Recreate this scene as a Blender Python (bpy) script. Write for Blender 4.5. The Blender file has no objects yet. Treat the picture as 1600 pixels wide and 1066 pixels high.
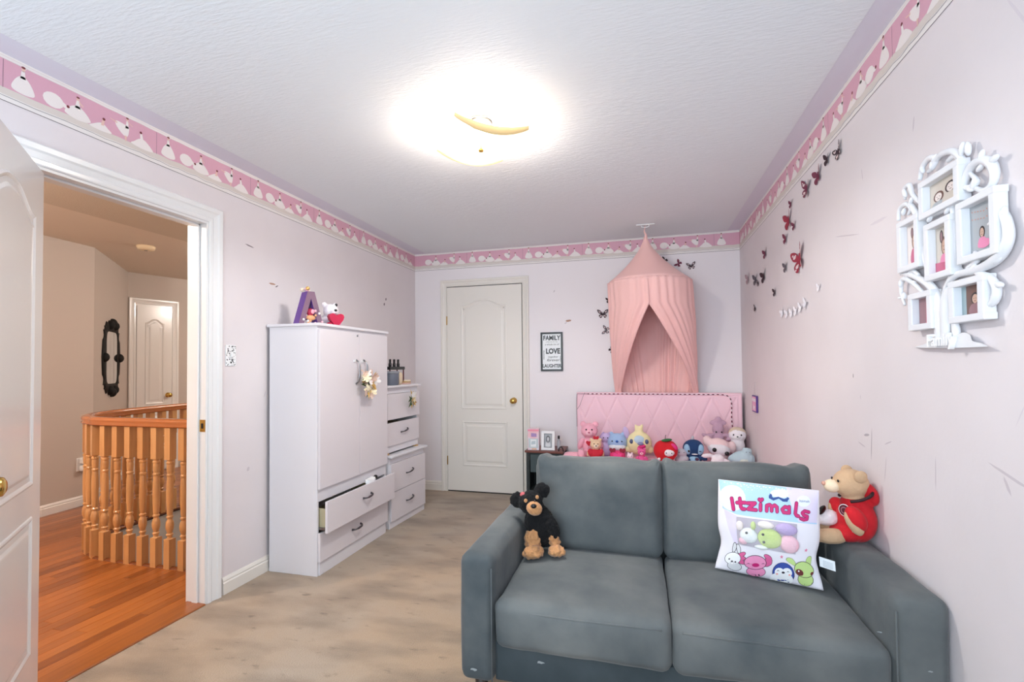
import bpy, bmesh, math, random
import numpy as np
from mathutils import Vector, Matrix, Euler, noise, geometry
random.seed(7)
PI = math.pi
XL, XR, YB, H = -2.272, .853, 4.577, 2.44      # left wall, right wall, back wall, ceiling height
YF = -1.15                                       # wall behind the camera
CAMZ = 1.257
SC = bpy.context.scene
COL = SC.collection

# ---------------------------------------------------------------- camera, world, lights, exposure
cam = bpy.data.cameras.new('camera'); co = bpy.data.objects.new('camera', cam); COL.objects.link(co)
cam.sensor_width = 36; cam.lens = 750 / 1600 * 36; cam.shift_y = 23 / 1600; cam.clip_start = .05
R = [[0.96573, -0.25911, 0.01489], [0.25937, 0.96559, -0.01923], [-0.0094, 0.02243, 0.9997]]
co.matrix_world = Matrix(((R[0][0], R[0][2], -R[0][1], 0), (R[1][0], R[1][2], -R[1][1], 0), (R[2][0], R[2][2], -R[2][1], CAMZ), (0, 0, 0, 1)))
SC.camera = co
SC.view_settings.view_transform = 'Standard'; SC.view_settings.look = 'None'
SC.view_settings.gamma = 1; SC.view_settings.use_curve_mapping = False
SC.view_settings.exposure = 0.56
w = bpy.data.worlds.new('sky'); SC.world = w; w.use_nodes = True
w.node_tree.nodes['Background'].inputs[0].default_value = (.80, .90, 1, 1)
w.node_tree.nodes['Background'].inputs[1].default_value = 1.5
def light(name, kind, loc, power, color, size=.1, size_y=None, rot=(0, 0, 0)):
    l = bpy.data.lights.new(name, kind); l.energy = power; l.color = color
    if kind == 'AREA':
        l.shape = 'RECTANGLE'; l.size = size; l.size_y = size_y or size
    else: l.shadow_soft_size = size
    o = bpy.data.objects.new(name, l); COL.objects.link(o); o.location = loc; o.rotation_euler = rot
    return o
# daylight through the wide window behind the camera, the ceiling lamp, the hall's lamp
light('window_daylight', 'AREA', (-.7, YF - .1, 1.35), 54, (.70, .86, 1), 2.3, 1.5, (math.radians(122), 0, 0))
light('ceiling_lamp_light', 'POINT', (-.74, 2.2, 2.375), 24, (1, .93, .87), .06)
l_ = light('ceiling_lamp_downlight', 'SPOT', (-.725, 2.165, 2.285), 46, (.98, .98, .97), .10); l_.data.spot_size = math.radians(172); l_.data.spot_blend = .35
light('hall_lamp_light', 'POINT', (-3.7, .9, 2.30), 66, (1, .89, .80), .10)
light('hall_stair_light', 'POINT', (-3.3, 5.0, 2.25), 42, (1, .90, .82), .10)

# ---------------------------------------------------------------- helpers
def lin(c):
    return tuple(((x / 255) / 12.92 if x / 255 <= .04045 else ((x / 255 + .055) / 1.055) ** 2.4) for x in c) + (1,)
MATS = {}
def M(name, col, rough=.6, metal=0, bump=None, var=None, sheen=0, emit=0, alpha=1, trans=0, coat=0, spec=.5, vscale=None):
    """col in sRGB 0-255; bump=(scale,strength[,detail]); var=(scale, second colour[, lo, hi])"""
    if name in MATS: return MATS[name]
    m = bpy.data.materials.new(name); m.use_nodes = True; n = m.node_tree.nodes; L = m.node_tree.links
    b = n['Principled BSDF']; b.inputs['Base Color'].default_value = lin(col)
    b.inputs['Roughness'].default_value = rough; b.inputs['Metallic'].default_value = metal
    b.inputs['Specular IOR Level'].default_value = spec
    b.inputs['Alpha'].default_value = alpha; b.inputs['Transmission Weight'].default_value = trans
    b.inputs['Coat Weight'].default_value = coat
    if sheen: b.inputs['Sheen Weight'].default_value = sheen; b.inputs['Sheen Roughness'].default_value = .4
    if emit: b.inputs['Emission Color'].default_value = lin(col); b.inputs['Emission Strength'].default_value = emit
    if bump or var:
        tc = n.new('ShaderNodeTexCoord'); mp = n.new('ShaderNodeMapping'); L.new(tc.outputs['Object'], mp.inputs[0])
        if vscale: mp.inputs['Scale'].default_value = vscale
    if var:
        t = n.new('ShaderNodeTexNoise'); t.inputs['Scale'].default_value = var[0]; t.inputs['Detail'].default_value = 6
        L.new(mp.outputs[0], t.inputs['Vector']); r = n.new('ShaderNodeValToRGB')
        lo, hi = (var[2], var[3]) if len(var) > 2 else (.35, .65)
        r.color_ramp.elements[0].position = lo; r.color_ramp.elements[1].position = hi
        r.color_ramp.elements[0].color = lin(col); r.color_ramp.elements[1].color = lin(var[1])
        L.new(t.outputs['Fac'], r.inputs[0]); L.new(r.outputs[0], b.inputs['Base Color'])
    if bump:
        t = n.new('ShaderNodeTexNoise'); t.inputs['Scale'].default_value = bump[0]
        t.inputs['Detail'].default_value = bump[2] if len(bump) > 2 else 4
        L.new(mp.outputs[0], t.inputs['Vector']); bm_ = n.new('ShaderNodeBump'); bm_.inputs['Strength'].default_value = bump[1]
        bm_.inputs['Distance'].default_value = bump[3] if len(bump) > 3 else .004
        L.new(t.outputs['Fac'], bm_.inputs['Height']); L.new(bm_.outputs[0], b.inputs['Normal'])
    MATS[name] = m; return m

def link(name, me, mats, parent=None, smooth=False, loc=None):
    o = bpy.data.objects.new(name, me); COL.objects.link(o)
    for m in (mats if isinstance(mats, (list, tuple)) else [mats]): me.materials.append(m)
    if smooth: me.polygons.foreach_set('use_smooth', [True] * len(me.polygons))
    if parent: o.parent = parent
    if loc: o.location = loc
    return o
def obj(name, bm, mats, parent=None, smooth=False, loc=None):
    bmesh.ops.recalc_face_normals(bm, faces=bm.faces)
    me = bpy.data.meshes.new(name); bm.to_mesh(me); bm.free()
    return link(name, me, mats, parent, smooth, loc)
def objv(name, vs, fs, mats, parent=None, smooth=False, mi=None, loc=None):
    me = bpy.data.meshes.new(name); me.from_pydata([tuple(v) for v in vs], [], fs); me.update()
    o = link(name, me, mats, parent, smooth, loc)
    if mi: me.polygons.foreach_set('material_index', mi)
    return o
def thing(name, label, cat, loc=(0, 0, 0), rz=0, group=None, rot=None):
    o = bpy.data.objects.new(name, None); COL.objects.link(o); o.empty_display_size = .05
    o.location = loc; o.rotation_euler = rot if rot else (0, 0, rz); tag(o, label, cat, group); return o
def tag(o, label, cat, group=None):
    o['label'] = label; o['category'] = cat
    if group: o['group'] = group
    return o
def struct(o): o['kind'] = 'structure'; return o
def box(bm, x0, x1, y0, y1, z0, z1, bev=0, seg=1, mat=0):
    r = bmesh.ops.create_cube(bm, size=1)
    vs = r['verts']
    for v in vs: v.co = Vector(((x0 + x1) / 2 + v.co.x * (x1 - x0), (y0 + y1) / 2 + v.co.y * (y1 - y0), (z0 + z1) / 2 + v.co.z * (z1 - z0)))
    fs = list({f for v in vs for f in v.link_faces})
    for f in fs: f.material_index = mat
    if bev:
        es = list({e for v in vs for e in v.link_edges})
        bmesh.ops.bevel(bm, geom=es, offset=bev, segments=seg, affect='EDGES', profile=.6)
    return bm
def bx(name, d, m, parent=None, bev=0, seg=1, smooth=False):
    bm = bmesh.new(); box(bm, *d, bev, seg); return obj(name, bm, m, parent, smooth)
def ell(bm, c, r, rot=None, seg=16, ring=10):
    q = bmesh.ops.create_uvsphere(bm, u_segments=seg, v_segments=ring, radius=1)
    mt = Matrix.Translation(c) @ (Euler([math.radians(a) for a in rot]).to_matrix().to_4x4() if rot else Matrix()) @ Matrix.Diagonal((*(r if hasattr(r, '__len__') else (r, r, r)), 1))
    bmesh.ops.transform(bm, matrix=mt, verts=q['verts']); return bm
def ellipsoid(name, c, r, m, parent, rot=None, seg=14, ring=8):
    bm = bmesh.new(); ell(bm, c, r, rot, seg, ring); return obj(name, bm, m, parent, True)
def lathe_data(prof, n=20, sq=None):
    vs, fs = [], []
    for r, z in prof:
        for i in range(n):
            a = 2 * PI * i / n; vs.append((r * math.cos(a), r * math.sin(a), z))
    for j in range(len(prof) - 1):
        for i in range(n):
            a, b = j * n + i, j * n + (i + 1) % n; fs.append((a, b, b + n, a + n))
    fs.append(tuple(range(n - 1, -1, -1))); fs.append(tuple((len(prof) - 1) * n + i for i in range(n)))
    return vs, fs
def lathe(name, prof, m, parent=None, loc=None, n=20, rot=None):
    vs, fs = lathe_data(prof, n); o = objv(name, vs, fs, m, parent, True, loc=loc)
    if rot: o.rotation_euler = rot
    return o
def tube_data(pts, rad, n=8, flat=1.0, up=(0, 0, 1), closed=False):
    pts = [Vector(p) for p in pts]; N = len(pts); vs, fs = [], []
    if not hasattr(rad, '__len__'): rad = [rad] * N
    prev = None
    for i, p in enumerate(pts):
        a = pts[(i - 1) % N] if (closed or i > 0) else p; b = pts[(i + 1) % N] if (closed or i < N - 1) else p
        t = (b - a).normalized()
        if prev is None:
            u = Vector(up); s = t.cross(u)
            if s.length < 1e-3: s = t.cross(Vector((1, 0, 0)))
            s.normalize()
        else:
            s = prev - t * prev.dot(t)
            s.normalize()
        prev = s; q = s.cross(t)
        for k in range(n):
            an = 2 * PI * k / n; vs.append(p + s * math.cos(an) * rad[i] + q * math.sin(an) * rad[i] * flat)
    for i in range(N if closed else N - 1):
        for k in range(n):
            a = i * n + k; b = i * n + (k + 1) % n; j = (i + 1) % N
            fs.append((a, b, j * n + (k + 1) % n, j * n + k))
    if not closed:
        fs.append(tuple(range(n - 1, -1, -1))); fs.append(tuple((N - 1) * n + k for k in range(n)))
    return vs, fs
def tube(name, pts, rad, m, parent=None, n=8, flat=1.0, up=(0, 0, 1), closed=False):
    vs, fs = tube_data(pts, rad, n, flat, up, closed); return objv(name, vs, fs, m, parent, True)
def merge(lst):
    V, Fc = [], []
    for vs, fs in lst:
        o = len(V); V += list(vs); Fc += [tuple(i + o for i in f) for f in fs]
    return V, Fc
def smoothpath(pts, k=6, closed=False):
    P = [Vector(p) for p in pts]; out = []; n = len(P)
    for i in range(n if closed else n - 1):
        p0 = P[i - 1] if (i > 0 or closed) else P[i]; p1 = P[i]; p2 = P[(i + 1) % n]; p3 = P[(i + 2) % n] if (closed or i + 2 < n) else p2
        for j in range(k):
            t = j / k; out.append(.5 * ((2 * p1) + (p2 - p0) * t + (2 * p0 - 5 * p1 + 4 * p2 - p3) * t * t + (3 * p1 - p0 - 3 * p2 + p3) * t ** 3))
    if not closed: out.append(P[-1])
    return out
def rbox_data(sx, sy, sz, r, n=14, bulge=(0, 0, 0), wr=0, wscale=6, seed=0):
    """soft rounded box centred at origin; bulge = outward swelling of the x, y, z faces"""
    bm = bmesh.new(); bmesh.ops.create_cube(bm, size=2)
    bmesh.ops.subdivide_edges(bm, edges=bm.edges[:], cuts=n, use_grid_fill=True)
    S = Vector((sx / 2, sy / 2, sz / 2)); r = min(r, min(S) * .98)
    def warp(t, h):  # more points near the rim
        q = math.sin(t * PI / 2); return (t * .45 + q * .55) * h
    for v in bm.verts:
        p = Vector([warp(v.co[i], S[i]) for i in range(3)])
        c = Vector([max(-(S[i] - r), min(S[i] - r, p[i])) for i in range(3)])
        d = p - c; d = d.normalized() if d.length > 1e-9 else d
        u = [abs(p[i]) / S[i] for i in range(3)]
        q = c + d * r
        for i in range(3):
            if abs(d[i]) > .3:
                j, k = [a for a in range(3) if a != i]
                q[i] += math.copysign(bulge[i] * max(0, 1 - u[j] ** 2) * max(0, 1 - u[k] ** 2), d[i]) * abs(d[i])
        if wr:
            q += d * wr * noise.noise(q * wscale + Vector((seed * 7.3, seed, 0)))
            q += d * wr * .4 * noise.noise(q * wscale * 2.7 + Vector((seed, 3, 1)))
        v.co = q
    return bm
def cushion(name, c, size, r, m, parent, n=14, bulge=(0, 0, 0), rot=None, wr=0, wscale=6, seed=0):
    bm = rbox_data(*size, r, n, bulge, wr, wscale, seed)
    mt = Matrix.Translation(c) @ (Euler([math.radians(a) for a in rot]).to_matrix().to_4x4() if rot else Matrix())
    bmesh.ops.transform(bm, matrix=mt, verts=bm.verts); return obj(name, bm, m, parent, True)
def blob(name, ells, m, parent, voxel=.007, sm=6, fuzz=0, fs=60):
    """one continuous stuffed surface from overlapping ellipsoids"""
    bm = bmesh.new()
    for e in ells: ell(bm, e[0], e[1], e[2] if len(e) > 2 else None, 20, 12)
    me = bpy.data.meshes.new('t'); bm.to_mesh(me); bm.free()
    o = bpy.data.objects.new('t', me); COL.objects.link(o)
    md = o.modifiers.new('r', 'REMESH'); md.mode = 'VOXEL'; md.voxel_size = voxel
    s = o.modifiers.new('s', 'SMOOTH'); s.iterations = sm; s.factor = .6
    dg = bpy.context.evaluated_depsgraph_get(); ev = o.evaluated_get(dg)
    me2 = bpy.data.meshes.new_from_object(ev); bpy.data.objects.remove(o); bpy.data.meshes.remove(me)
    if fuzz:
        nr = [v.normal.copy() for v in me2.vertices]
        for v, nn in zip(me2.vertices, nr): v.co += nn * fuzz * noise.noise(v.co * fs)
    me2.name = name
    return link(name, me2, m, parent, True)
def text(name, s, mp, size, m, parent=None, ext=.0005, bold=0, space=1, align='CENTER', shear=0):
    """mp: (x, y) of the lettering plane, extrusion e -> 3D point"""
    cu = bpy.data.curves.new('f', 'FONT'); cu.body = s; cu.size = size; cu.extrude = ext; cu.offset = bold; cu.align_x = align
    cu.space_character = space; cu.shear = shear; cu.resolution_u = 3
    o = bpy.data.objects.new('f', cu); COL.objects.link(o)
    me = bpy.data.meshes.new_from_object(o.evaluated_get(bpy.context.evaluated_depsgraph_get()))
    bpy.data.objects.remove(o); bpy.data.curves.remove(cu)
    for v in me.vertices: v.co = mp(v.co.x, v.co.y, v.co.z)
    return link(name, me, m, parent)
def circ(cx, cy, rx, ry=None, n=14, a=0):
    ry = ry or rx; ca, sa = math.cos(math.radians(a)), math.sin(math.radians(a)); o = []
    for i in range(n):
        x, y = rx * math.cos(2 * PI * i / n), ry * math.sin(2 * PI * i / n); o.append((cx + x * ca - y * sa, cy + x * sa + y * ca))
    return o
def curve2(pts, k=4):
    return [(p.x, p.y) for p in smoothpath([(x, y, 0) for x, y in pts], k, True)]
def prints(name, shapes, mp, mats, parent=None, maxe=None, step=.00025):
    """flat print: shapes = (polygon, material index, layer); mp(x, y, height) -> 3D"""
    V, Fc, MI = [], [], []
    for pts, mi, lay in shapes:
        bm = bmesh.new(); vs = [bm.verts.new((x, y, 0)) for x, y in pts]
        try: f = bm.faces.new(vs)
        except ValueError: bm.free(); continue
        bmesh.ops.triangulate(bm, faces=bm.faces[:])
        if maxe:
            for _ in range(6):
                le = [e for e in bm.edges if e.calc_length() > maxe]
                if not le: break
                bmesh.ops.subdivide_edges(bm, edges=le, cuts=1); bmesh.ops.triangulate(bm, faces=bm.faces[:])
        bm.verts.index_update(); o = len(V)
        V += [mp(v.co.x, v.co.y, step * (lay + 1)) for v in bm.verts]
        for f in bm.faces: Fc.append(tuple(v.index + o for v in f.verts)); MI.append(mi)
        bm.free()
    return objv(name, V, Fc, mats, parent, False, MI)
def homog(src, dst):
    A, b = [], []
    for (x, y), (u, v) in zip(src, dst):
        A.append([x, y, 1, 0, 0, 0, -u * x, -u * y]); b.append(u); A.append([0, 0, 0, x, y, 1, -v * x, -v * y]); b.append(v)
    h = np.linalg.solve(np.array(A, float), np.array(b, float))
    return lambda x, y: ((h[0] * x + h[1] * y + h[2]) / (h[6] * x + h[7] * y + 1), (h[3] * x + h[4] * y + h[5]) / (h[6] * x + h[7] * y + 1))

# ---------------------------------------------------------------- materials of the setting
wallm = M('pale lilac wall paint', (227, 219, 220), .55, bump=(55, .10), var=(2.2, (222, 214, 215)))
wallb = M('pale pink wall paint', (236, 229, 230), .55, bump=(55, .10))
ceilm = M('smooth ceiling paint', (226, 225, 235), .6)
stip = M('stippled ceiling', (234, 237, 240), .8, bump=(24, .34, 5, .007), vscale=(1.0, 5.0, 1))
trimw = M('gloss white trim', (236, 236, 235), .22, coat=.2)
trimc = M('cream white door paint', (232, 226, 217), .38)
hallw = M('hall taupe wall', (200, 190, 182), .7, bump=(90, .15))
hallc = M('hall ceiling paint', (208, 196, 178), .9, bump=(120, .5, 3))
hallc2 = M('hall ceiling smooth', (226, 214, 198), .9)
brass = M('polished brass', (214, 176, 96), .18, 1)
chrome = M('brushed steel', (150, 150, 152), .3, 1)
black = M('black gloss', (14, 13, 14), .35)
white = M('plain white', (238, 238, 238), .5)
dark = M('painted gap shade', (20, 18, 18), .9)  # near-black colour put in for the shade of gaps and holes

def carpet_mat():
    m = bpy.data.materials.new('stained beige carpet'); m.use_nodes = True; n = m.node_tree.nodes; L = m.node_tree.links; b = n['Principled BSDF']
    b.inputs['Roughness'].default_value = 1; b.inputs['Specular IOR Level'].default_value = .1; b.inputs['Sheen Weight'].default_value = .3
    tc = n.new('ShaderNodeTexCoord')
    def nz(s, d, sc=(1, 1, 1), rot=0):
        mp = n.new('ShaderNodeMapping'); mp.inputs['Scale'].default_value = sc; mp.inputs['Rotation'].default_value = (0, 0, rot)
        L.new(tc.outputs['Object'], mp.inputs[0])
        t = n.new('ShaderNodeTexNoise'); t.inputs['Scale'].default_value = s; t.inputs['Detail'].default_value = d; L.new(mp.outputs[0], t.inputs['Vector']); return t
    def ramp(t, a, ca, bb, cb):
        r = n.new('ShaderNodeValToRGB'); r.color_ramp.elements[0].position = a; r.color_ramp.elements[1].position = bb
        r.color_ramp.elements[0].color = ca; r.color_ramp.elements[1].color = cb; L.new(t.outputs['Fac'], r.inputs[0]); return r
    r1 = ramp(nz(1.3, 4), .38, lin((164, 148, 130)), .62, lin((168, 144, 118)))
    r2 = ramp(nz(2.2, 8, (1.0, 2.4, 1), -.5), .44, (0, 0, 0, 1), .70, (.85, .85, .85, 1))
    mx = n.new('ShaderNodeMix'); mx.data_type = 'RGBA'; L.new(r2.outputs[0], mx.inputs[0]); L.new(r1.outputs[0], mx.inputs[6]); mx.inputs[7].default_value = lin((122, 106, 90))
    r3 = ramp(nz(9, 10, (1, 2.5, 1), -.5), .62, (0, 0, 0, 1), .78, (.85, .85, .85, 1))
    mx2 = n.new('ShaderNodeMix'); mx2.data_type = 'RGBA'; L.new(r3.outputs[0], mx2.inputs[0]); L.new(mx.outputs[2], mx2.inputs[6]); mx2.inputs[7].default_value = lin((88, 76, 64))
    L.new(mx2.outputs[2], b.inputs['Base Color'])
    bp = n.new('ShaderNodeBump'); bp.inputs['Strength'].default_value = .6; bp.inputs['Distance'].default_value = .006
    L.new(nz(160, 3).outputs['Fac'], bp.inputs['Height']); L.new(bp.outputs[0], b.inputs['Normal']); return m
def wood_mat(name, c1, c2, axis=1, rough=.25, scale=3, rnd=.5):
    m = bpy.data.materials.new(name); m.use_nodes = True; n = m.node_tree.nodes; L = m.node_tree.links; b = n['Principled BSDF']
    b.inputs['Roughness'].default_value = rough; b.inputs['Coat Weight'].default_value = .25; b.inputs['Coat Roughness'].default_value = .15
    tc = n.new('ShaderNodeTexCoord'); mp = n.new('ShaderNodeMapping'); s = [22, 22, 22]; s[axis] = 1.2; mp.inputs['Scale'].default_value = s
    L.new(tc.outputs['Object'], mp.inputs[0]); oi = n.new('ShaderNodeObjectInfo'); L.new(oi.outputs['Random'], mp.inputs['Location'])
    t = n.new('ShaderNodeTexNoise'); t.inputs['Scale'].default_value = scale; t.inputs['Detail'].default_value = 5; L.new(mp.outputs[0], t.inputs['Vector'])
    ma = n.new('ShaderNodeMath'); ma.operation = 'MULTIPLY'; ma.inputs[1].default_value = .55; L.new(t.outputs['Fac'], ma.inputs[0])
    mb = n.new('ShaderNodeMath'); mb.operation = 'MULTIPLY'; mb.inputs[1].default_value = rnd; L.new(oi.outputs['Random'], mb.inputs[0])
    mc = n.new('ShaderNodeMath'); L.new(ma.outputs[0], mc.inputs[0]); L.new(mb.outputs[0], mc.inputs[1])
    r = n.new('ShaderNodeValToRGB'); r.color_ramp.elements[0].position = .15; r.color_ramp.elements[1].position = .75
    r.color_ramp.elements[0].color = lin(c1); r.color_ramp.elements[1].color = lin(c2); L.new(mc.outputs[0], r.inputs[0]); L.new(r.outputs[0], b.inputs['Base Color'])
    return m
oakf = wood_mat('amber oak floor', (122, 60, 20), (178, 105, 47), 1, .3)
oakb = wood_mat('golden oak turning', (200, 142, 86), (224, 172, 114), 2, .3, rnd=.25)
oakr = wood_mat('oak handrail', (172, 98, 48), (192, 118, 62), 0, .22, rnd=.1)
carpet = carpet_mat()
# ---------------------------------------------------------------- the bedroom shell
WT = .12                                   # wall thickness
DY0, DY1, DZ = 1.300, 2.075, 2.05          # doorway in the left wall
struct(bx('floor', (XL, XR, YF, YB, -.1, 0), carpet))
struct(bx('ceiling', (XL - WT, XR + WT, YF - WT, YB + WT, H, H + .1), ceilm))
o = bx('trim_1', (XL + .135, XR - .10, YF + .1, YB - .02, H - .004, H + .001), stip); struct(o)
bm = bmesh.new()
box(bm, XL - WT, XL, YF - WT, DY0 - .02, 0, H); box(bm, XL - WT, XL, DY1 + .02, YB + WT, 0, H); box(bm, XL - WT, XL, DY0 - .02, DY1 + .02, DZ + .02, H)
wall_left = struct(obj('wall_left', bm, wallm))
wall_right = struct(bx('wall_right', (XR, XR + WT, YF - WT, YB + WT, 0, H), wallm))
wall_back = struct(bx('wall_back', (XL, XR, YB, YB + WT, 0, H), wallb))
bm = bmesh.new()                           # wall behind the camera with its wide window
WX0, WX1, WZ0, WZ1 = -1.9, .5, .55, 2.2
box(bm, XL, WX0, YF - WT, YF, 0, H); box(bm, WX1, XR, YF - WT, YF, 0, H); box(bm, WX0, WX1, YF - WT, YF, 0, WZ0); box(bm, WX0, WX1, YF - WT, YF, WZ1, H)
struct(obj('wall_front', bm, wallm))
bm = bmesh.new()
for a in ((WX0, WX0 + .05), (WX1 - .05, WX1), (-.725, -.675)): box(bm, *a, YF - .08, YF - .03, WZ0, WZ1)
for a in ((WZ0, WZ0 + .05), (WZ1 - .05, WZ1)): box(bm, WX0, WX1, YF - .08, YF - .03, *a)
struct(obj('window_1', bm, trimw))

def mould(name, path2, prof, mp, m, parent=None, closed=False):
    """sweep a profile [(outward offset, height)] along a 2D path with mitred corners"""
    P = [Vector((x, y)) for x, y in path2]; N = len(P); vs, fs = [], []; K = len(prof)
    for i, p in enumerate(P):
        a = P[i - 1] if (closed or i) else None; b = P[(i + 1) % N] if (closed or i < N - 1) else None
        d1 = (p - a).normalized() if a is not None else None; d2 = (b - p).normalized() if b is not None else None
        d1 = d1 or d2; d2 = d2 or d1
        n1, n2 = Vector((d1.y, -d1.x)), Vector((d2.y, -d2.x)); q = (n1 + n2).normalized(); q = q / max(.3, q.dot(n1))
        for o_, h in prof: c = p + q * o_; vs.append(mp(c.x, c.y, h))
    for i in range(N if closed else N - 1):
        j = (i + 1) % N
        for k in range(K - 1): fs.append((i * K + k, i * K + k + 1, j * K + k + 1, j * K + k))
    if not closed: fs.append(tuple(range(K))); fs.append(tuple((N - 1) * K + k for k in range(K - 1, -1, -1)))
    bm = bmesh.new(); V = [bm.verts.new(v) for v in vs]
    for f in fs:
        try: bm.faces.new([V[i] for i in f])
        except ValueError: pass
    return obj(name, bm, m, parent)
# mapping of the three seen walls: u along the wall, z up, h out of the wall
mpL = lambda y, z, h: Vector((XL + h, y, z))
mpB = lambda x, z, h: Vector((x, YB - h, z))
mpR = lambda y, z, h: Vector((XR - h, y, z))
base_prof = [(0, 0), (0, .014), (.062, .014), (.068, .009), (.076, .011), (.086, .007), (.094, .003), (.094, 0)]
def baseboard(name, a, b, mp, m=trimc):
    return struct(mould(name, [(a, 0), (b, 0)], [(-o_, h) for o_, h in base_prof], mp, m))
baseboard('baseboard_left', DY1 + .11, YB, mpL); baseboard('baseboard_right', YF, YB, mpR)
baseboard('baseboard_back', XL, -1.972, mpB); o = baseboard('baseboard_back', -1.05, XR, mpB)
case_prof = [(0, 0), (0, .009), (.006, .012), (.020, .013), (.026, .009), (.05, .013), (.058, .019), (.078, .020), (.084, .015), (.084, 0)]
# left doorway: jambs, stop, casing, strike plate, oak threshold
jb = bmesh.new()
box(jb, XL - WT - .005, XL + .003, DY1, DY1 + .02, 0, DZ); box(jb, XL - WT - .005, XL + .003, DY0 - .02, DY0, 0, DZ); box(jb, XL - WT - .005, XL + .003, DY0 - .02, DY1 + .02, DZ, DZ + .02)
frame1 = obj('door_frame', jb, trimw); frame1.name = 'door_1'; struct(frame1)
st = bmesh.new()
box(st, XL - .075, XL - .04, DY1 - .011, DY1, 0, DZ, .002); box(st, XL - .075, XL - .04, DY0, DY0 + .011, 0, DZ, .002); box(st, XL - .075, XL - .04, DY0, DY1, DZ - .011, DZ, .002)
obj('door_stop', st, trimw, frame1)
mould('casing', [(DY0 - .012, 0), (DY0 - .012, DZ + .012), (DY1 + .012, DZ + .012), (DY1 + .012, 0)], [(-a, h) for a, h in case_prof], mpL, trimw, frame1)
bm = bmesh.new(); box(bm, XL - .036, XL + .0015, DY1 - .0015, DY1, .92, .985, 0); obj('strike_plate', bm, brass, frame1)
bx('latch_hole_shade', (XL - .024, XL - .012, DY1 - .003, DY1 - .0012, .938, .966), dark, frame1)  # dark block on the plate; its colour gives the hole's shade
thr = bmesh.new(); box(thr, XL - .115, XL + .012, DY0, DY1, -.01, .008, .004)
struct(obj('trim_2', thr, oakf))

def panel_outline(x0, x1, z0, z1, arch=0):
    p = [(x0, z0), (x1, z0)]
    if not arch: return p + [(x1, z1), (x0, z1)]
    n = 20; w = x1 - x0
    for i in range(n + 1):
        t = i / n; x = x1 - w * t; s = abs(t - .5) * 2
        k = 1 if s < .12 else (0 if s > .92 else .5 + .5 * math.cos(PI * (s - .12) / .8))
        p.append((x, z1 + arch * k))
    return p
def door_leaf(name, w, h, t, parent, panels, m, faces=(1, -1)):
    leaf = bx(name, (0, w, -t / 2, t / 2, 0, h), m, parent, .0015)
    for sgn in faces:
        for pts in panels:
            mp = lambda x, z, q, s=sgn: Vector((x, s * (t / 2 + q - .0006), z))
            p = pts if sgn > 0 else pts
            mould('panel', p, [(0, 0), (.004, .0045), (.010, .006), (.016, .004), (.022, .0008), (.040, .0008), (.052, .0045), (.058, .005)][::1] if False else
                  [(0, 0), (-.004, .0045), (-.010, .006), (-.016, .004), (-.022, .0008), (-.040, .0008), (-.052, .0045), (-.058, .005)], mp, m, leaf, True)
            # raised field inside the moulding
            cx = sum(q[0] for q in pts) / len(pts)
            xs = [q[0] for q in pts]; zs = [q[1] for q in pts]; x0, x1, z0 = min(xs), max(xs), min(zs)
            inner = [(min(max(x, x0 + .058), x1 - .058), (z0 + .058 if z < z0 + .01 else z - .058)) for x, z in pts]
            fil = []
            for q in inner:
                if not fil or (abs(q[0] - fil[-1][0]) + abs(q[1] - fil[-1][1])) > 1e-4: fil.append(q)
            prints('panel_field', [(fil, 0, 0)], lambda x, z, q, mp=mp: mp(x, z, .005), [m], leaf)
    return leaf
def knob(parent, x, z, y, sgn, m=brass):
    prof = [(.030, 0), (.031, .003), (.026, .008), (.012, .012), (.010, .030), (.014, .036), (.025, .044), (.0285, .054), (.026, .064), (.016, .070), (.002, .071)]
    return lathe('knob', prof, m, parent, (x, y, z), 24, (-sgn * PI / 2, 0, 0))
LW = .75
P1 = [panel_outline(.115, LW - .125, .82, 1.83, .065), panel_outline(.115, LW - .125, .20, .71)]
d1 = thing('open_door', 'white panelled bedroom door standing wide open at the left edge', 'door', (XL - .006, 1.325, .012), math.radians(-42))
leaf = door_leaf('leaf', LW, 2.025, .035, d1, P1, M('door gloss white', (226, 224, 222), .2, coat=.3))
knob(leaf, LW - .062, .925, .0175, 1); knob(leaf, LW - .062, .925, -.0175, -1)
for z in (.25, 1.0, 1.80):
    h = bmesh.new(); box(h, -.012, .004, -.03, -.0175, z - .045, z + .045, .002); obj('hinge', h, brass, leaf)
# door in the back wall
bdx0, bdx1 = -1.909, -1.123
bf = bmesh.new(); box(bf, bdx0 - .018, bdx0 - .003, YB - .002, YB + .05, 0, 2.085); box(bf, bdx1 + .003, bdx1 + .018, YB - .002, YB + .05, 0, 2.085); box(bf, bdx0 - .018, bdx1 + .018, YB - .002, YB + .05, 2.075, 2.09)
door2 = obj('door_2', bf, trimc); struct(door2)
mould('casing', [(bdx0 - .008, 0), (bdx0 - .008, 2.083), (bdx1 + .008, 2.083), (bdx1 + .008, 0)], [(-a * .75, h) for a, h in case_prof], mpB, trimc, door2)
cl = thing('closed_door', 'cream two panel door closed in the back wall', 'door', (bdx0, YB - .0085, .012))
leaf2 = door_leaf('leaf', bdx1 - bdx0, 2.058, .01, cl, [panel_outline(.15, .632, .82, 1.865, .06), panel_outline(.16, .632, .25, .70)], trimc, (-1,))
knob(leaf2, .70, .91, -.005, -1)
bx('gap_shadow', (bdx0 - .004, bdx1 + .004, YB - .0025, YB + .004, 0, 2.078), dark, door2)
for z in (.3, 1.72):
    h = bmesh.new(); box(h, -.007, .003, -.012, -.004, z - .045, z + .045, .002); obj('hinge', h, brass, leaf2)

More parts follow.
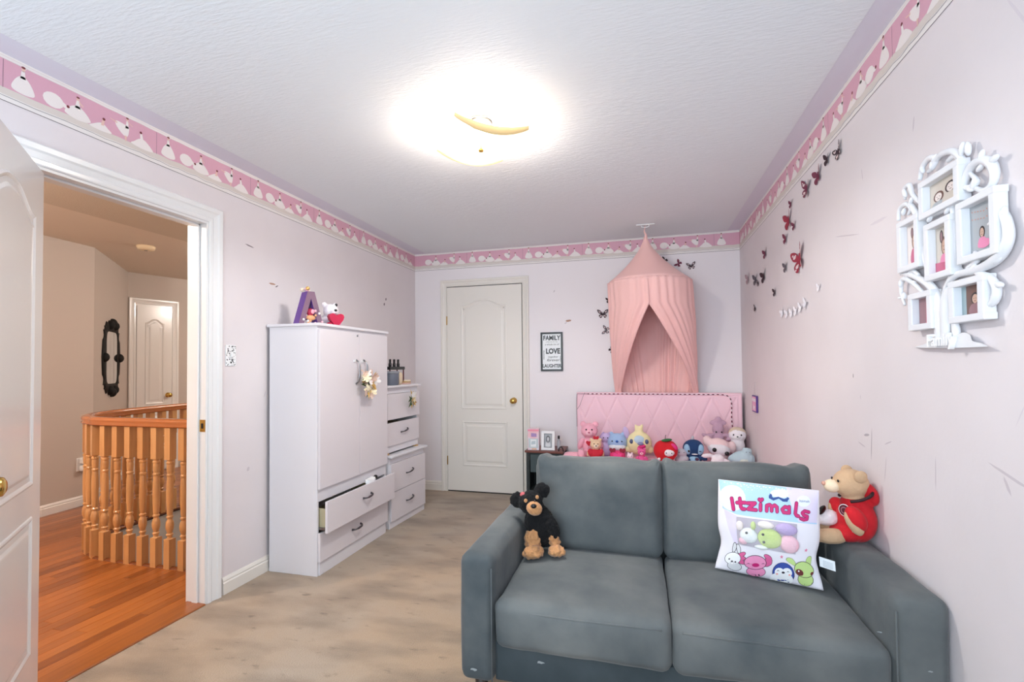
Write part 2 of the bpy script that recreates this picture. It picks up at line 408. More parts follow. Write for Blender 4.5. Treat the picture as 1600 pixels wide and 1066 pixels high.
# ---------------------------------------------------------------- wallpaper border with dancers
BM = [M('border rose paper', (214, 164, 180), .7), M('border cream', (232, 226, 222), .7), M('border sand', (214, 204, 196), .7),
      M('border tutu white', (234, 226, 222), .7), M('border line', (96, 84, 92), .7), M('border hair', (120, 52, 56), .7), M('border skin', (226, 190, 176), .7)]
def dancer(kind, u, z):
    s = []; T = 3; Sk = 6; Hr = 5
    def q(pts, m, l): s.append(([(u + a, z + b) for a, b in pts], m, l))
    if kind == 0:    # standing, bell skirt
        q(curve2([(-.034, .012), (0, .002), (.036, .010), (.030, .040), (.010, .068), (-.010, .068), (-.028, .042)]), T, 3)
        q([(-.008, .062), (.008, .062), (.006, .092), (-.005, .092)], T, 3); q([(-.003, .09), (.003, .09), (.012, .108), (.009, .110)], T, 3)
        q(circ(.001, .100, .0065, .008), Sk, 4); q(circ(.001, .106, .007, .0045), Hr, 5)
    elif kind == 1:  # bowing, round skirt
        q(circ(-.006, .034, .036, .030), T, 3); q(curve2([(.018, .03), (.040, .022), (.046, .030), (.026, .044)]), T, 4); q(circ(.045, .034, .006), Hr, 5)
    elif kind == 2:  # seated, wide skirt
        q(curve2([(-.045, .008), (0, -.004), (.048, .006), (.040, .028), (.012, .052), (-.012, .052), (-.038, .030)]), T, 3)
        q([(-.010, .045), (.010, .045), (.006, .078), (-.004, .078)], T, 3); q(circ(.001, .085, .0062, .0075), Sk, 4); q(circ(.001, .091, .0065, .004), Hr, 5)
        q([(.004, .07), (.020, .058), (.022, .062), (.006, .078)], Sk, 4)
    elif kind == 3:  # crouching low
        q(curve2([(-.044, -.002), (0, -.006), (.044, .0), (.03, .014), (.004, .030), (-.03, .012)]), T, 3)
        q([(.0, .02), (.012, .02), (.016, .046), (.006, .046)], Sk, 4); q(circ(.012, .050, .006), Hr, 5)
    elif kind == 4:  # arabesque, tilted skirt
        q(curve2([(-.034, .072), (-.038, .052), (-.010, .022), (.012, .018), (.020, .050), (.014, .066)]), T, 3)
        q([(.004, .055), (.018, .058), (.016, .090), (.008, .090)], T, 3); q([(-.034, .060), (-.062, .068), (-.062, .071), (-.03, .066)], Sk, 4)
        q([(.0, .02), (.010, .02), (.008, -.004), (.003, -.004)], Sk, 4); q(circ(.012, .097, .006, .0075), Sk, 4); q(circ(.012, .103, .0065, .004), Hr, 5)
        q([(.014, .085), (.036, .074), (.037, .077), (.014, .089)], Sk, 4)
    else:            # kneeling, skirt spread
        q(curve2([(-.050, .000), (0, -.008), (.050, -.004), (.046, .010), (.014, .036), (-.014, .034), (-.036, .014)]), T, 3)
        q([(-.008, .028), (.008, .028), (.0, .062), (-.010, .062)], T, 4); q(circ(-.006, .066, .006), Hr, 5)
    return s
def border(name, a, b, mp, flip=1, phase=0):
    Z0, Z1 = 2.262, H - .0005; sh = []; L = b - a
    def strip(z0, z1, m, l, wav=0):
        n = max(2, int(L / .05)) if wav else 1
        for i in range(n):
            x0, x1 = a + L * i / n, a + L * (i + 1) / n; w0, w1 = (wav * math.sin(x0 * 60) + wav * .6 * math.sin(x0 * 23), wav * math.sin(x1 * 60) + wav * .6 * math.sin(x1 * 23)) if wav else (0, 0)
            sh.append(([(x0, z0 + w0), (x1, z0 + w1), (x1, z1 + w1), (x0, z1 + w0)], m, l))
    strip(Z0, Z1, 1, 0); strip(Z0 + .045, Z1 - .018, 0, 1); strip(Z0 + .026, Z0 + .052, 2, 2, .002)
    strip(Z0 + .0005, Z0 + .003, 4, 2); strip(Z0 + .020, Z0 + .0215, 4, 3, .003); strip(Z1 - .019, Z1 - .0175, 2, 3, .001); strip(Z1 - .008, Z1 - .0065, 2, 2, .0015)
    per = .585; seq = [(0, .0), (1, .105), (2, .185), (3, .275), (4, .375), (5, .455)]
    k = int(a / per) - 1
    while k * per < b:
        for kd, off in seq:
            u = k * per + off + phase
            if a + .06 < u < b - .06:
                d = dancer(kd, 0, Z0 + .052)
                sh += [([(u + flip * x, z) for x, z in p], m, l) for p, m, l in d]
        if a + .02 < k * per + phase - .06 < b - .02: u = k * per + phase - .06; sh.append(([(u, Z0 + .05), (u + .0012, Z0 + .05), (u + .0012, Z1 - .02), (u, Z1 - .02)], 4, 3))
        k += 1
    return struct(prints(name, sh, mp, BM))
border('trim_3', YF, YB, mpL, 1, .1); border('trim_4', XL, XR, mpB, 1, .12); border('trim_5', YF, YB, mpR, -1, .22)

# scuffs and pencil marks that the walls carry
scf = M('scuff grey', (204, 194, 198), .8); scd = M('scuff dark', (120, 108, 112), .8)
def scuff(parent, mp, u, z, l, w, ang, m):
    ca, sa = math.cos(math.radians(ang)), math.sin(math.radians(ang))
    pts = [(-l / 2, 0), (-l / 6, -w / 2), (l / 3, -w / 3), (l / 2, w / 6), (l / 5, w / 2), (-l / 4, w / 2.2)]
    prints('scuff_mark', [([(u + x * ca - y * sa, z + x * sa + y * ca) for x, y in pts], 0, 0)], mp, [m], parent)
for u, z, l, w, a, m in ((2.15, .945, .13, .006, 95, M('scuff mid', (178, 168, 172), .8)), (2.19, .975, .05, .010, 170, MATS['scuff mid']), (2.235, .93, .07, .006, 10, scf), (2.02, .97, .06, .005, 160, scf), (2.045, .87, .10, .005, 100, scf),
                         (2.30, 1.205, .02, .006, 90, scd), (2.235, 1.12, .02, .005, 80, scf), (1.735, .92, .11, .005, 92, scf), (1.43, .98, .16, .008, 15, scf), (1.44, .955, .05, .010, 60, scf),
                         (2.33, 1.80, .26, .006, 12, scf), (2.05, 1.78, .14, .012, 2, M('scuff faint', (218, 209, 213), .8)), (1.80, 2.02, .05, .008, 100, scf), (1.35, 2.05, .2, .008, 60, MATS['scuff faint']), (1.38, 1.15, .12, .004, 120, MATS['scuff faint']),
                         (2.17, 2.0, .06, .005, 80, scf), (3.9, 1.50, .2, .004, 85, scf)):
    scuff(wall_right, mpR, u, z, l, w, a, m)
for u, z, l, w, a, m in ((2.375, 2.0, .07, .007, -8, scd), (2.56, 1.80, .06, .012, 0, M('scuff tan', (176, 138, 118), .8)), (2.60, 1.79, .03, .008, 30, scd), (3.98, 1.89, .03, .02, 60, scd), (3.95, 1.84, .03, .02, 60, scd),
                         (2.37, .66, .03, .02, 60, scf), (2.5, 1.1, .05, .006, 70, scf)):
    scuff(wall_left, mpL, u, z, l, w, a, m)
for u, z, l, w, a, m in ((-.665, 1.69, .06, .02, 5, MATS['scuff tan']), (-.69, 1.67, .03, .01, 30, scf), (-.8, 1.98, .03, .01, 60, scf)):
    scuff(wall_back, mpB, u, z, l, w, a, m)

# ---------------------------------------------------------------- the hall beyond the doorway
HA = [(-4.90, .15), (-5.01, 2.97), (-5.062, 3.401), (-5.949, 4.363), (-5.35, 6.32), (-2.392, 6.32)]
def wall_seg(bm, p, q, z0, z1, t=.1):
    d = Vector((q[0] - p[0], q[1] - p[1])).normalized(); n = Vector((-d.y, d.x)) * t
    vs = [bm.verts.new((x, y, z)) for z in (z0, z1) for x, y in ((p[0], p[1]), (q[0], q[1]), (q[0] + n.x, q[1] + n.y), (p[0] + n.x, p[1] + n.y))]
    for f in ((0, 1, 2, 3), (7, 6, 5, 4), (0, 4, 5, 1), (1, 5, 6, 2), (2, 6, 7, 3), (3, 7, 4, 0)): bm.faces.new([vs[i] for i in f])
for nm, i, m in (('wall_hall_near', 0, hallw), ('wall_hall_side', 1, hallw), ('wall_hall_angle', 2, hallw), ('wall_hall_door', 3, hallw), ('wall_hall_far', 4, hallw)):
    bm = bmesh.new(); wall_seg(bm, HA[i], HA[i + 1], -.05, H); o = struct(obj(nm, bm, m))
bm = bmesh.new(); box(bm, -4.95, XL - WT, .05, .15, -.05, H); struct(obj('wall_hall_front', bm, hallw))
bm = bmesh.new(); box(bm, XL - WT - .02, XL - WT, .15, DY0 - .03, 0, H); box(bm, XL - WT - .02, XL - WT, DY1 + .03, 6.32, 0, H); box(bm, XL - WT - .02, XL - WT, DY0 - .03, DY1 + .03, DZ + .03, H); struct(obj('wall_hall_right', bm, hallw))
bm = bmesh.new(); box(bm, -6.1, XL - WT, .05, 6.4, H, H + .08); struct(obj('ceiling_hall', bm, hallc2))
bm = bmesh.new(); box(bm, -4.0, XL - WT, .05, 6.3, H - .012, H + .001); struct(obj('ceiling_hall_stipple', bm, hallc))
for nm, a, b in (('baseboard_hall_near', HA[0], HA[1]), ('baseboard_hall_side', HA[1], HA[2]), ('baseboard_hall_angle', HA[2], HA[3]), ('baseboard_hall_door', (-5.78, 4.915), HA[4])):
    d = Vector((b[0] - a[0], b[1] - a[1])); L = d.length; d.normalize(); nn = Vector((d.y, -d.x))
    mp = lambda u, z, h, a=a, d=d, nn=nn: Vector((a[0] + d.x * u + nn.x * h, a[1] + d.y * u + nn.y * h, z))
    struct(mould(nm, [(0, 0), (L, 0)], [(-q, h) for q, h in base_prof], mp, trimw))
# stair opening and railing line
RP = [(-2.40, 2.40), (-3.40, 2.402), (-3.62, 2.435), (-3.80, 2.515), (-3.95, 2.68), (-4.05, 2.92), (-4.09, 3.25), (-4.11, 3.6), (-4.12, 5.2)]
rail_path = smoothpath([(x, y, 0) for x, y in RP], 10)
def opening_y(x):
    """y where the stair opening begins for a floor strip at x (None when the strip misses it)"""
    if x < -4.12: return None
    best = None
    for p, q in zip(rail_path, rail_path[1:]):
        if min(p.x, q.x) <= x <= max(p.x, q.x) and abs(p.x - q.x) > 1e-6:
            y = p.y + (q.y - p.y) * (x - p.x) / (q.x - p.x); best = y if best is None else min(best, y)
    return best
hf = bmesh.new()
box(hf, -6.0, -4.16, .15, 6.3, -.25, -.012); box(hf, -4.16, XL - .11, .15, 2.39, -.25, -.012); box(hf, -4.16, XL - .11, 5.21, 6.3, -.25, -.012)
hallfloor = struct(obj('floor_hall', hf, M('subfloor dark', (92, 48, 22), .8)))
BW = .0655; nb = 0; rng = random.Random(3)
x = XL - .118; bmesh_cache = {}
while x > -5.95:
    xc = x - BW / 2; y = .5 + rng.random() * .5
    ye = 5.6 if xc < -4.2 else (opening_y(xc) or 5.6)
    ymax = 5.3
    ys = .62
    if xc < -5.0: ys = 3.38 + (-5.06 - xc) * 1.08
    y = ys
    first = True
    while y < min(ye, ymax) - .01:
        l = rng.choice((.6, .85, 1.1, 1.35, 1.6)) * (1 if not first else .4 + .6 * rng.random()); first = False
        y2 = min(y + l, ye, ymax)
        if y2 - y < .05: y2 = y + .05
        key = round(y2 - y, 2)
        if key not in bmesh_cache:
            bm = bmesh.new(); box(bm, -BW / 2 + .0007, BW / 2 - .0007, .0006, key - .0006, -.014, .001, .0012); o = obj('floorboard', bm, oakf, hallfloor); bmesh_cache[key] = o.data
        else:
            o = bpy.data.objects.new('floorboard', bmesh_cache[key]); COL.objects.link(o); o.parent = hallfloor
        o.location = (xc, y, 0); nb += 1; y = y + key
    x -= BW
print('floorboards', nb)
# well walls, nosing, lower floor
wv, wf = [], []
for p in rail_path: wv += [(p.x, p.y, -.03), (p.x, p.y, -2.7)]
wv += [(-2.392, 5.2, -.03), (-2.392, 5.2, -2.7)]; nrp = len(rail_path) + 1
for i in range(nrp): j = (i + 1) % nrp; wf.append((2 * i, 2 * i + 1, 2 * j + 1, 2 * j))
o = objv('wall_stairwell', wv, wf, M('stairwell wall', (206, 203, 200), .7)); struct(o)
o = bx('floor_lower_hall', (-6, XL - WT, 2, 6.3, -2.8, -2.7), M('lower floor', (208, 192, 168), .5)); struct(o)
rl = thing('stair_railing', 'curved golden oak stair railing with turned balusters in the hall', 'railing')
tube('nosing', [(p.x, p.y, -.004) for p in rail_path], .022, wood_mat('dark nosing', (122, 62, 26), (140, 74, 34), 0, .3, rnd=0), rl, 8, .8)
# handrail with a moulded section
hp = [(.030, -.028), (.034, -.020), (.026, -.010), (.034, .004), (.030, .018), (.014, .026), (-.014, .026), (-.030, .018), (-.034, .004), (-.026, -.010), (-.034, -.020), (-.030, -.028)]
vs, fs = [], []; K = len(hp)
for i, p in enumerate(rail_path):
    a = rail_path[max(0, i - 1)]; b = rail_path[min(len(rail_path) - 1, i + 1)]; t = (b - a).normalized(); s = Vector((t.y, -t.x, 0))
    for q, z in hp: vs.append(Vector((p.x, p.y, .918 + z)) + s * q)
for i in range(len(rail_path) - 1):
    for k in range(K): fs.append((i * K + k, i * K + (k + 1) % K, (i + 1) * K + (k + 1) % K, (i + 1) * K + k))
objv('handrail', vs, fs, oakr, rl, True)
def baluster_data():
    parts = []
    S = .0225
    def sq(z0, z1): return ([(a * S, b * S, z) for z in (z0, z1) for a, b in ((-1, -1), (1, -1), (1, 1), (-1, 1))], [(3, 2, 1, 0), (4, 5, 6, 7), (0, 1, 5, 4), (1, 2, 6, 5), (2, 3, 7, 6), (3, 0, 4, 7)])
    parts.append(sq(0, .185)); parts.append(sq(.685, .892))
    pr = [(.0225, .183), (.015, .190), (.014, .200), (.0195, .208), (.0195, .214), (.014, .220), (.017, .232), (.022, .250), (.0235, .270), (.021, .290), (.015, .306), (.014, .312), (.019, .318), (.019, .326), (.0145, .332),
          (.0165, .345), (.0195, .40), (.0205, .47), (.019, .54), (.0165, .575), (.0195, .582), (.0195, .590), (.016, .596), (.018, .61), (.0195, .64), (.018, .655), (.021, .662), (.021, .670), (.016, .676), (.0225, .687)]
    parts.append(lathe_data(pr, 16)); return merge(parts)
bv, bfs = baluster_data(); bal = objv('baluster', bv, bfs, oakb, rl)
acc = 0; last = rail_path[0]; pos = []; nxt = .055
dist = 0
for a, b in zip(rail_path, rail_path[1:]):
    L = (b - a).length
    while nxt <= dist + L:
        pos.append((a.lerp(b, (nxt - dist) / L), (b - a))); nxt += .112
    dist += L
for i, (p, t) in enumerate(pos):
    if p.y > 4.6: break
    o = bal if i == 0 else bpy.data.objects.new('baluster', bal.data)
    if i: COL.objects.link(o); o.parent = rl
    o.location = (p.x, p.y, .001); o.rotation_euler = (0, 0, math.atan2(t.y, t.x))
# hall closet door, mirror, detector, outlet
dd = Vector((.199, .65)).normalized(); ang = math.atan2(dd.y, dd.x)
p0 = Vector((-5.949, 4.363))
mpH = lambda u, z, h: Vector((p0.x + dd.x * u + dd.y * h, p0.y + dd.y * u - dd.x * h, z))
d3 = objv('door_3', [mpH(.07, 0, -.001), mpH(.485, 0, -.001), mpH(.485, 2.075, -.001), mpH(.07, 2.075, -.001), mpH(.07, 0, .003), mpH(.485, 0, .003), mpH(.485, 2.075, .003), mpH(.07, 2.075, .003)], [(3, 2, 1, 0), (4, 5, 6, 7), (0, 1, 5, 4), (1, 2, 6, 5), (2, 3, 7, 6), (3, 0, 4, 7)], trimw); struct(d3)
mould('casing', [(.080, 0), (.080, 2.065), (.475, 2.065), (.475, 0)], [(-a * .85, h) for a, h in case_prof], mpH, trimw, d3)
hd = thing('hall_door', 'narrow white panel door with a brass knob closed in the hall', 'door', mpH(.09, .012, .008), ang)
lf = door_leaf('leaf', .375, 2.03, .01, hd, [panel_outline(.085, .29, .82, 1.83, .05), panel_outline(.085, .29, .25, .70)], trimw, (-1,)); knob(lf, .335, .925, -.005, -1)
md = (Vector(HA[3]) - Vector(HA[2])).normalized(); m0 = Vector(HA[2])
mpM = lambda u, z, h: Vector((m0.x + md.x * u + md.y * h, m0.y + md.y * u - md.x * h, z))
mir = thing('wall_mirror', 'tall mirror in an ornate black frame on the hall wall', 'mirror', mpM(.60, 1.39, 0))
inv = mir.location.copy()
mq = lambda u, z, h: mpM(u, z, h) - inv
cu_, cz_ = .60, 1.39
outer = []; inner = []
for i in range(64):
    t = 2 * PI * i / 64; ct, s_ = math.cos(t), math.sin(t)
    sg = lambda v: (abs(v) ** .28) * (1 if v >= 0 else -1)
    ox = .300 * sg(ct); oz = .335 * sg(s_)
    k = 1 + .06 * math.cos(12 * t) + .10 * math.exp(-((abs(s_) - 1) / .12) ** 2) + .12 * math.exp(-(s_ / .14) ** 2)
    outer.append((cu_ + ox * k, cz_ + oz * (1 + .05 * math.cos(14 * t) + .12 * math.exp(-(ct / .3) ** 2))))
    inner.append((cu_ + .205 * sg(ct), cz_ + .275 * sg(s_)))
vs, fs = [], []
for (ox, oz), (ix, iz) in zip(outer, inner):
    mx_, mz_ = (ox + ix) / 2, (oz + iz) / 2
    vs += [mq(ox, oz, .001), mq(ox, oz, .008), mq(mx_, mz_, .016), mq(ix, iz, .010), mq(ix, iz, .001)]
for i in range(64):
    j = (i + 1) % 64
    for k in range(4): fs.append((i * 5 + k, i * 5 + k + 1, j * 5 + k + 1, j * 5 + k))
objv('frame', vs, fs, M('mirror frame black', (8, 8, 9), .75), mir, True)
prints('mirror_glass', [(inner, 0, 0)], lambda x, z, h: mq(x, z, .009), [M('mirror silver', (215, 215, 215), .04, 1)], mir)
for (a, b) in ((0, .37), (0, -.37), (-.09, .345), (.09, .345), (-.09, -.345), (.09, -.345), (-.29, 0), (.29, 0)):
    o = ellipsoid('carved_leaf', mq(cu_ + a, cz_ + b, .010), (.045, .045, .050), MATS['mirror frame black'], mir)
sd = thing('smoke_detector', 'round cream smoke detector on the hall ceiling', 'smoke detector', (-4.556, 3.506, H))
lathe('housing', [(.075, 0), (.075, -.012), (.066, -.034), (.03, -.040), (.002, -.040)], M('cream plastic', (235, 215, 180), .5), sd)
lathe('test_button', [(.014, -.040), (.014, -.044), (.002, -.045)], M('grey plastic', (150, 140, 130), .5), sd)
hn = (Vector(HA[2]) - Vector(HA[1])).normalized()
ot = thing('wall_outlet', 'white hall outlet with two plug-in units above the baseboard', 'outlet', (-5.048, 3.29, .385), math.atan2(hn.y, hn.x) - PI / 2)
bx('plate', (0, .007, -.04, .04, -.062, .062), white, ot, .003)
for z in (.035, -.035):
    bm = rbox_data(.05, .07, .06, .018, 6); bmesh.ops.translate(bm, verts=bm.verts, vec=(.032, .01, z)); obj('plug_in_unit', bm, white, ot, True)
# ---------------------------------------------------------------- sofa
def sofa_mat():
    m = M('grey velvet', (70, 77, 80), .9, sheen=.15, var=(4.0, (114, 117, 115), .30, .74), bump=(7, .25, 5, .012)); return m
velvet = sofa_mat(); velv_shade = M('grey velvet shaded front', (44, 54, 58), .9, sheen=.15, var=(3.0, (70, 79, 83), .38, .7), bump=(6, .2, 4, .012))  # second velvet is a darker copy: the front's shade is put into its colour
SX0, SX1, SY0, SY1 = -.658, .8515, 1.665, 2.55
sofa = thing('sofa', 'grey velvet two-seat sofa with boxy arms in front of the bed', 'sofa', (.094, 2.1, 0))
so = sofa.location.copy()
def rel(p, o=so): return (p[0] - o[0], p[1] - o[1], p[2] - o[2])
for x0, x1, nm in ((SX0, -.527, 0), (.706, SX1, 1)):
    cx = (x0 + x1) / 2
    cushion('arm', rel((cx, (SY0 + SY1) / 2, .34)), (x1 - x0, SY1 - SY0, .46), .035, velvet, sofa, 18, (.004, .004, .008), None, .004, 5, nm)
bm = bmesh.new(); box(bm, -.53, .71, SY0 + .03, SY1 - .02, .115, .255, .01, 2); bmesh.ops.translate(bm, verts=bm.verts, vec=-so); obj('base', bm, velv_shade, sofa)
cushion('back_frame', rel((.09, 2.47, .45)), (1.235, .14, .66), .03, velvet, sofa, 10)
for i, (x0, x1) in enumerate(((-.525, .083), (.087, .704))):
    cx = (x0 + x1) / 2
    sc = cushion('seat_cushion', rel((cx, (1.66 + 2.30) / 2, .328)), (x1 - x0, .64, .17), .035, velvet, sofa, 22, (.0, .012, .022), None, .005, 6, i + 3)
    fy = 1.652
    w_ = x1 - x0
    # welt sewn round the front edge of the cushion
    zz = .388
    tube('welt', [Vector(rel((x0 + .03 + (w_ - .06) * t, 1.655 + .006 * abs(2 * t - 1), zz))) for t in [k / 12 for k in range(13)]], .0035, velvet, sc, 6)
def back_cushion(i, x0, x1):
    cx = (x0 + x1) / 2; w_ = x1 - x0
    bm = rbox_data(w_, .19, .42, .042, 26, (.003, .045, .006))
    for v in bm.verts:
        p = v.co; u, q = p.x / (w_ / 2), p.z / .22
        # pinched, eared upper corners and pull creases running from them
        k = max(0, abs(u) - .72) / .28 * max(0, q - .55) / .45
        p.z += .026 * k - .012 * max(0, q) * math.exp(-((abs(u) - .80) / .10) ** 2)
        d = math.hypot((abs(u) - 1) * w_ / 2, (q - 1) * .22)
        p.y -= .007 * math.sin(math.atan2((q - 1) * .22 + .001, (abs(u) - 1) * w_ / 2) * 16) * math.exp(-(d / .12) ** 2) * max(0, 1 - abs(q - .6))
        p.z += .008 * noise.noise(Vector((p.x * 6, i * 5, p.y * 3))) * max(0, q)
        p.y += .007 * noise.noise(Vector((p.x * 5, i * 3, p.z * 5)))
    bmesh.ops.transform(bm, matrix=Matrix.Translation(rel((cx, 2.315, .606))) @ Euler((math.radians(-8), 0, math.radians((-1, 1)[i] * .6))).to_matrix().to_4x4(), verts=bm.verts)
    return obj('back_cushion', bm, velvet, sofa, True)
back_cushion(0, -.492, .083); back_cushion(1, .085, .680)
for x in (SX0 + .06, SX1 - .06):
    for y in (SY0 + .08, SY1 - .08):
        lathe('foot', [(.018, 0), (.028, .115)], M('dark wood foot', (48, 34, 26), .5), sofa, rel((x, y, 0)), 12)
for x in (-.527, .706):   # stitched seams on the arm fronts
    s = 1 if x < 0 else -1; xo = SX0 if x < 0 else SX1
    tube('seam', [rel(p) for p in [(x - s * .004, SY0 - .002, .13), (x - s * .004, SY0 - .0035, .53)]], .0028, velvet, sofa, 5)
for sx, sz, r in ((-.60, .165, .009), (.10, .19, .008), (.12, .17, .006), (-.36, .205, .008), (.79, .37, .004), (.68, .45, .004)):
    pts = [(sx + a * r * (1.2 + .9 * random.random()), sz + b * r * (.5 + random.random())) for a, b in circ(0, 0, 1, .5, 10)]
    prints('worn_spot', [(pts, 0, 0)], lambda x, z, h: Vector(rel((x, (SY0 - .006 if (x < -.53 or x > .70) else SY0 + .027), z))), [M('worn pale nap', (150, 156, 156), .9)], sofa)

# ---------------------------------------------------------------- bed behind the sofa
bed = thing('bed', 'pink upholstered bed with a tall diamond-stitched headboard against the back wall', 'bed', (.125, 3.5, 0))
bo = bed.location.copy()
pinkv = M('headboard pink velvet', (246, 206, 216), .85, sheen=.25, bump=(200, .05))
HX0, HX1, HZ0, HZ1, HY = -.578, .826, .18, 1.012, 4.44
vs, fs = [], []; NX, NZ = 300, 180
def grove(x, z):
    if x < .035 or x > 1.404 - .035 or z > .832 - .028: return 0 if (x < .030 or x > 1.374 or z > .81) else -.006
    a, b = .198, .43
    u = (x - .175) / a; v = (.804 - z) / b
    d = min(abs((u + v) - round(u + v)), abs((u - v) - round(u - v))) * a * .91
    return .006 * (1 - math.exp(-(d / .009) ** 2)) - .003 + .0
for j in range(NZ + 1):
    for i in range(NX + 1):
        x, z = 1.404 * i / NX, .832 * j / NZ
        e = min(x, 1.404 - x, .832 - z) ; rr = .012
        yb = 0 if e > rr else rr - math.sqrt(max(0, rr * rr - (rr - e) ** 2))
        vs.append((HX0 + x - bo.x, HY + yb - grove(x, z) - bo.y, HZ0 + z))
for j in range(NZ):
    for i in range(NX): a = j * (NX + 1) + i; fs.append((a, a + 1, a + NX + 2, a + NX + 1))
hb = objv('headboard', vs, fs, pinkv, bed, True)
bm = bmesh.new(); box(bm, HX0, HX1, HY + .008, HY + .075, .0, HZ1, .004); bmesh.ops.translate(bm, verts=bm.verts, vec=-bo); obj('headboard_back', bm, pinkv, hb)
cushion('mattress', rel((.125, 3.52, .312), bo), (1.36, 1.80, .22), .05, M('mattress white', (236, 230, 232), .8), bed, 8)
cushion('side_rail', rel((.125, 3.52, .17), bo), (1.40, 1.84, .18), .02, pinkv, bed, 6)
def blanket():
    bm = rbox_data(1.42, 1.2, .05, .024, 26, (0, 0, .004), .012, 5, 2)
    bmesh.ops.translate(bm, verts=bm.verts, vec=rel((.125, 3.80, .448), bo)); return bm
bl = obj('blanket', blanket(), M('pink plush blanket', (240, 176, 190), .95, sheen=.5, bump=(90, .4)), None, True); bl.location = bo
tag(bl, 'pink fluffy blanket spread over the bed beneath the toys', 'blanket')
pl = obj('pillow', rbox_data(.40, .12, .10, .045, 10, (0, 0, .02), .01, 9, 4), MATS['pink plush blanket'], None, True, loc=(-.56, 4.20, .455))
pl.scale = (.55, 1, .8); tag(pl, 'small pink cushion lying at the left end of the headboard', 'cushion')
# pipe-cleaner garland of beads along the headboard's top and right edge
gp = smoothpath([(-.575, HY - .012, .70), (-.578, HY - .010, .85), (-.574, HY - .010, .985), (-.560, HY - .006, 1.000)], 4) + [Vector((-.56 + 1.22 * i / 30, HY - .006, 1.000)) for i in range(1, 31)] + smoothpath([(.68, HY - .010, .998), (.715, HY - .012, .985), (.733, HY - .014, .955), (.738, HY - .016, .90), (.735, HY - .02, .80), (.740, HY - .02, .72), (.732, HY - .03, .60)], 6)
gl = thing('bead_garland', 'dark red and white bead garland strung along the top of the pink headboard', 'garland')
tube('cord', gp, .0016, M('garland cord', (90, 40, 56), .6), gl, 5)
cum = 0; dk, wt = [], []; nx = .05; flip = 0
gp2 = gp[13:]
for a, b in zip(gp2, gp2[1:]):
    L = (b - a).length
    while nx <= cum + L:
        p = a.lerp(b, (nx - cum) / L); t = (b - a).normalized()
        (dk if flip % 2 == 0 else wt).append(tube_data([p - t * .009, p - t * .004, p + t * .004, p + t * .009], [.002, .0048, .0048, .002], 6)); flip += 1; nx += .019
    cum += L
v_, f_ = merge(dk); o = objv('dark_beads', v_, f_, M('bead maroon', (96, 14, 44), .4), gl, True); o['kind'] = 'stuff'
v_, f_ = merge(wt); o = objv('white_beads', v_, f_, M('bead white', (240, 226, 230), .4), gl, True); o['kind'] = 'stuff'
tube('loose_end', smoothpath([(-.50, HY - .012, 1.01), (-.515, HY - .02, .98), (-.545, HY - .02, .90), (-.572, HY - .015, .86)], 5), .0015, M('grey cord', (90, 84, 90), .6), gl, 5)

# ---------------------------------------------------------------- canopy
cn = thing('bed_canopy', 'pale pink hanging fabric canopy with parted curtains above the headboard', 'canopy', (.072, 4.17, H))
co_ = cn.location.copy()
clm = M('canopy cotton', (246, 196, 190), .85, sheen=.2, bump=(180, .1)); clm2 = clm
RC, RZ, cx_, cy_ = .338, 1.947, .075, 4.17
vs, fs = [], []; NA, NR = 96, 14
for j in range(NR + 1):
    t = j / NR
    for i in range(NA):
        a = 2 * PI * i / NA
        r = .010 + (RC - .010) * (t ** 1.25); z = 2.335 + (RZ - 2.335) * (t ** .82)
        r *= 1 + .012 * (1 - t) * math.sin(9 * a)
        dx = (.052 - cx_) * (1 - t)
        vs.append(rel((cx_ + dx + r * math.cos(a), cy_ - .02 * (1 - t) + r * math.sin(a), z), co_))
for j in range(NR):
    for i in range(NA): fs.append((j * NA + i, j * NA + (i + 1) % NA, (j + 1) * NA + (i + 1) % NA, (j + 1) * NA + i))
crown = objv('crown', vs, fs, clm, cn, True)
md_ = crown.modifiers.new('s', 'SOLIDIFY'); md_.thickness = .002
tube('hoop', [rel((cx_ + (RC - .004) * math.cos(2 * PI * i / 48), cy_ + (RC - .004) * math.sin(2 * PI * i / 48), RZ - .004), co_) for i in range(48)], .005, clm, cn, 6, closed=True)
# gathered twist of cloth above the crown, hook on the ceiling
tube('hanging_loop', [rel(p, co_) for p in smoothpath([(.052, 4.148, 2.30), (.058, 4.146, 2.335), (.050, 4.145, 2.36), (.044, 4.146, 2.385), (.05, 4.147, 2.41), (.052, 4.147, 2.425)], 4)], [.022 - .0007 * k if k < 8 else max(.004, .016 - .0016 * (k - 8)) for k in range(21)], clm, cn, 8, .5)
hk = thing('ceiling_hook', 'small white hook plate on the ceiling holding the pink canopy', 'hook', (.052, 4.147, H - .004))
bx('plate', (-.075, .075, -.012, .012, -.007, 0), white, hk, .002)
tube('hook', [(-.03, 0, -.006), (-.03, 0, -.02), (.0, 0, -.028), (.03, 0, -.02), (.03, 0, -.006)], .003, white, hk, 6)
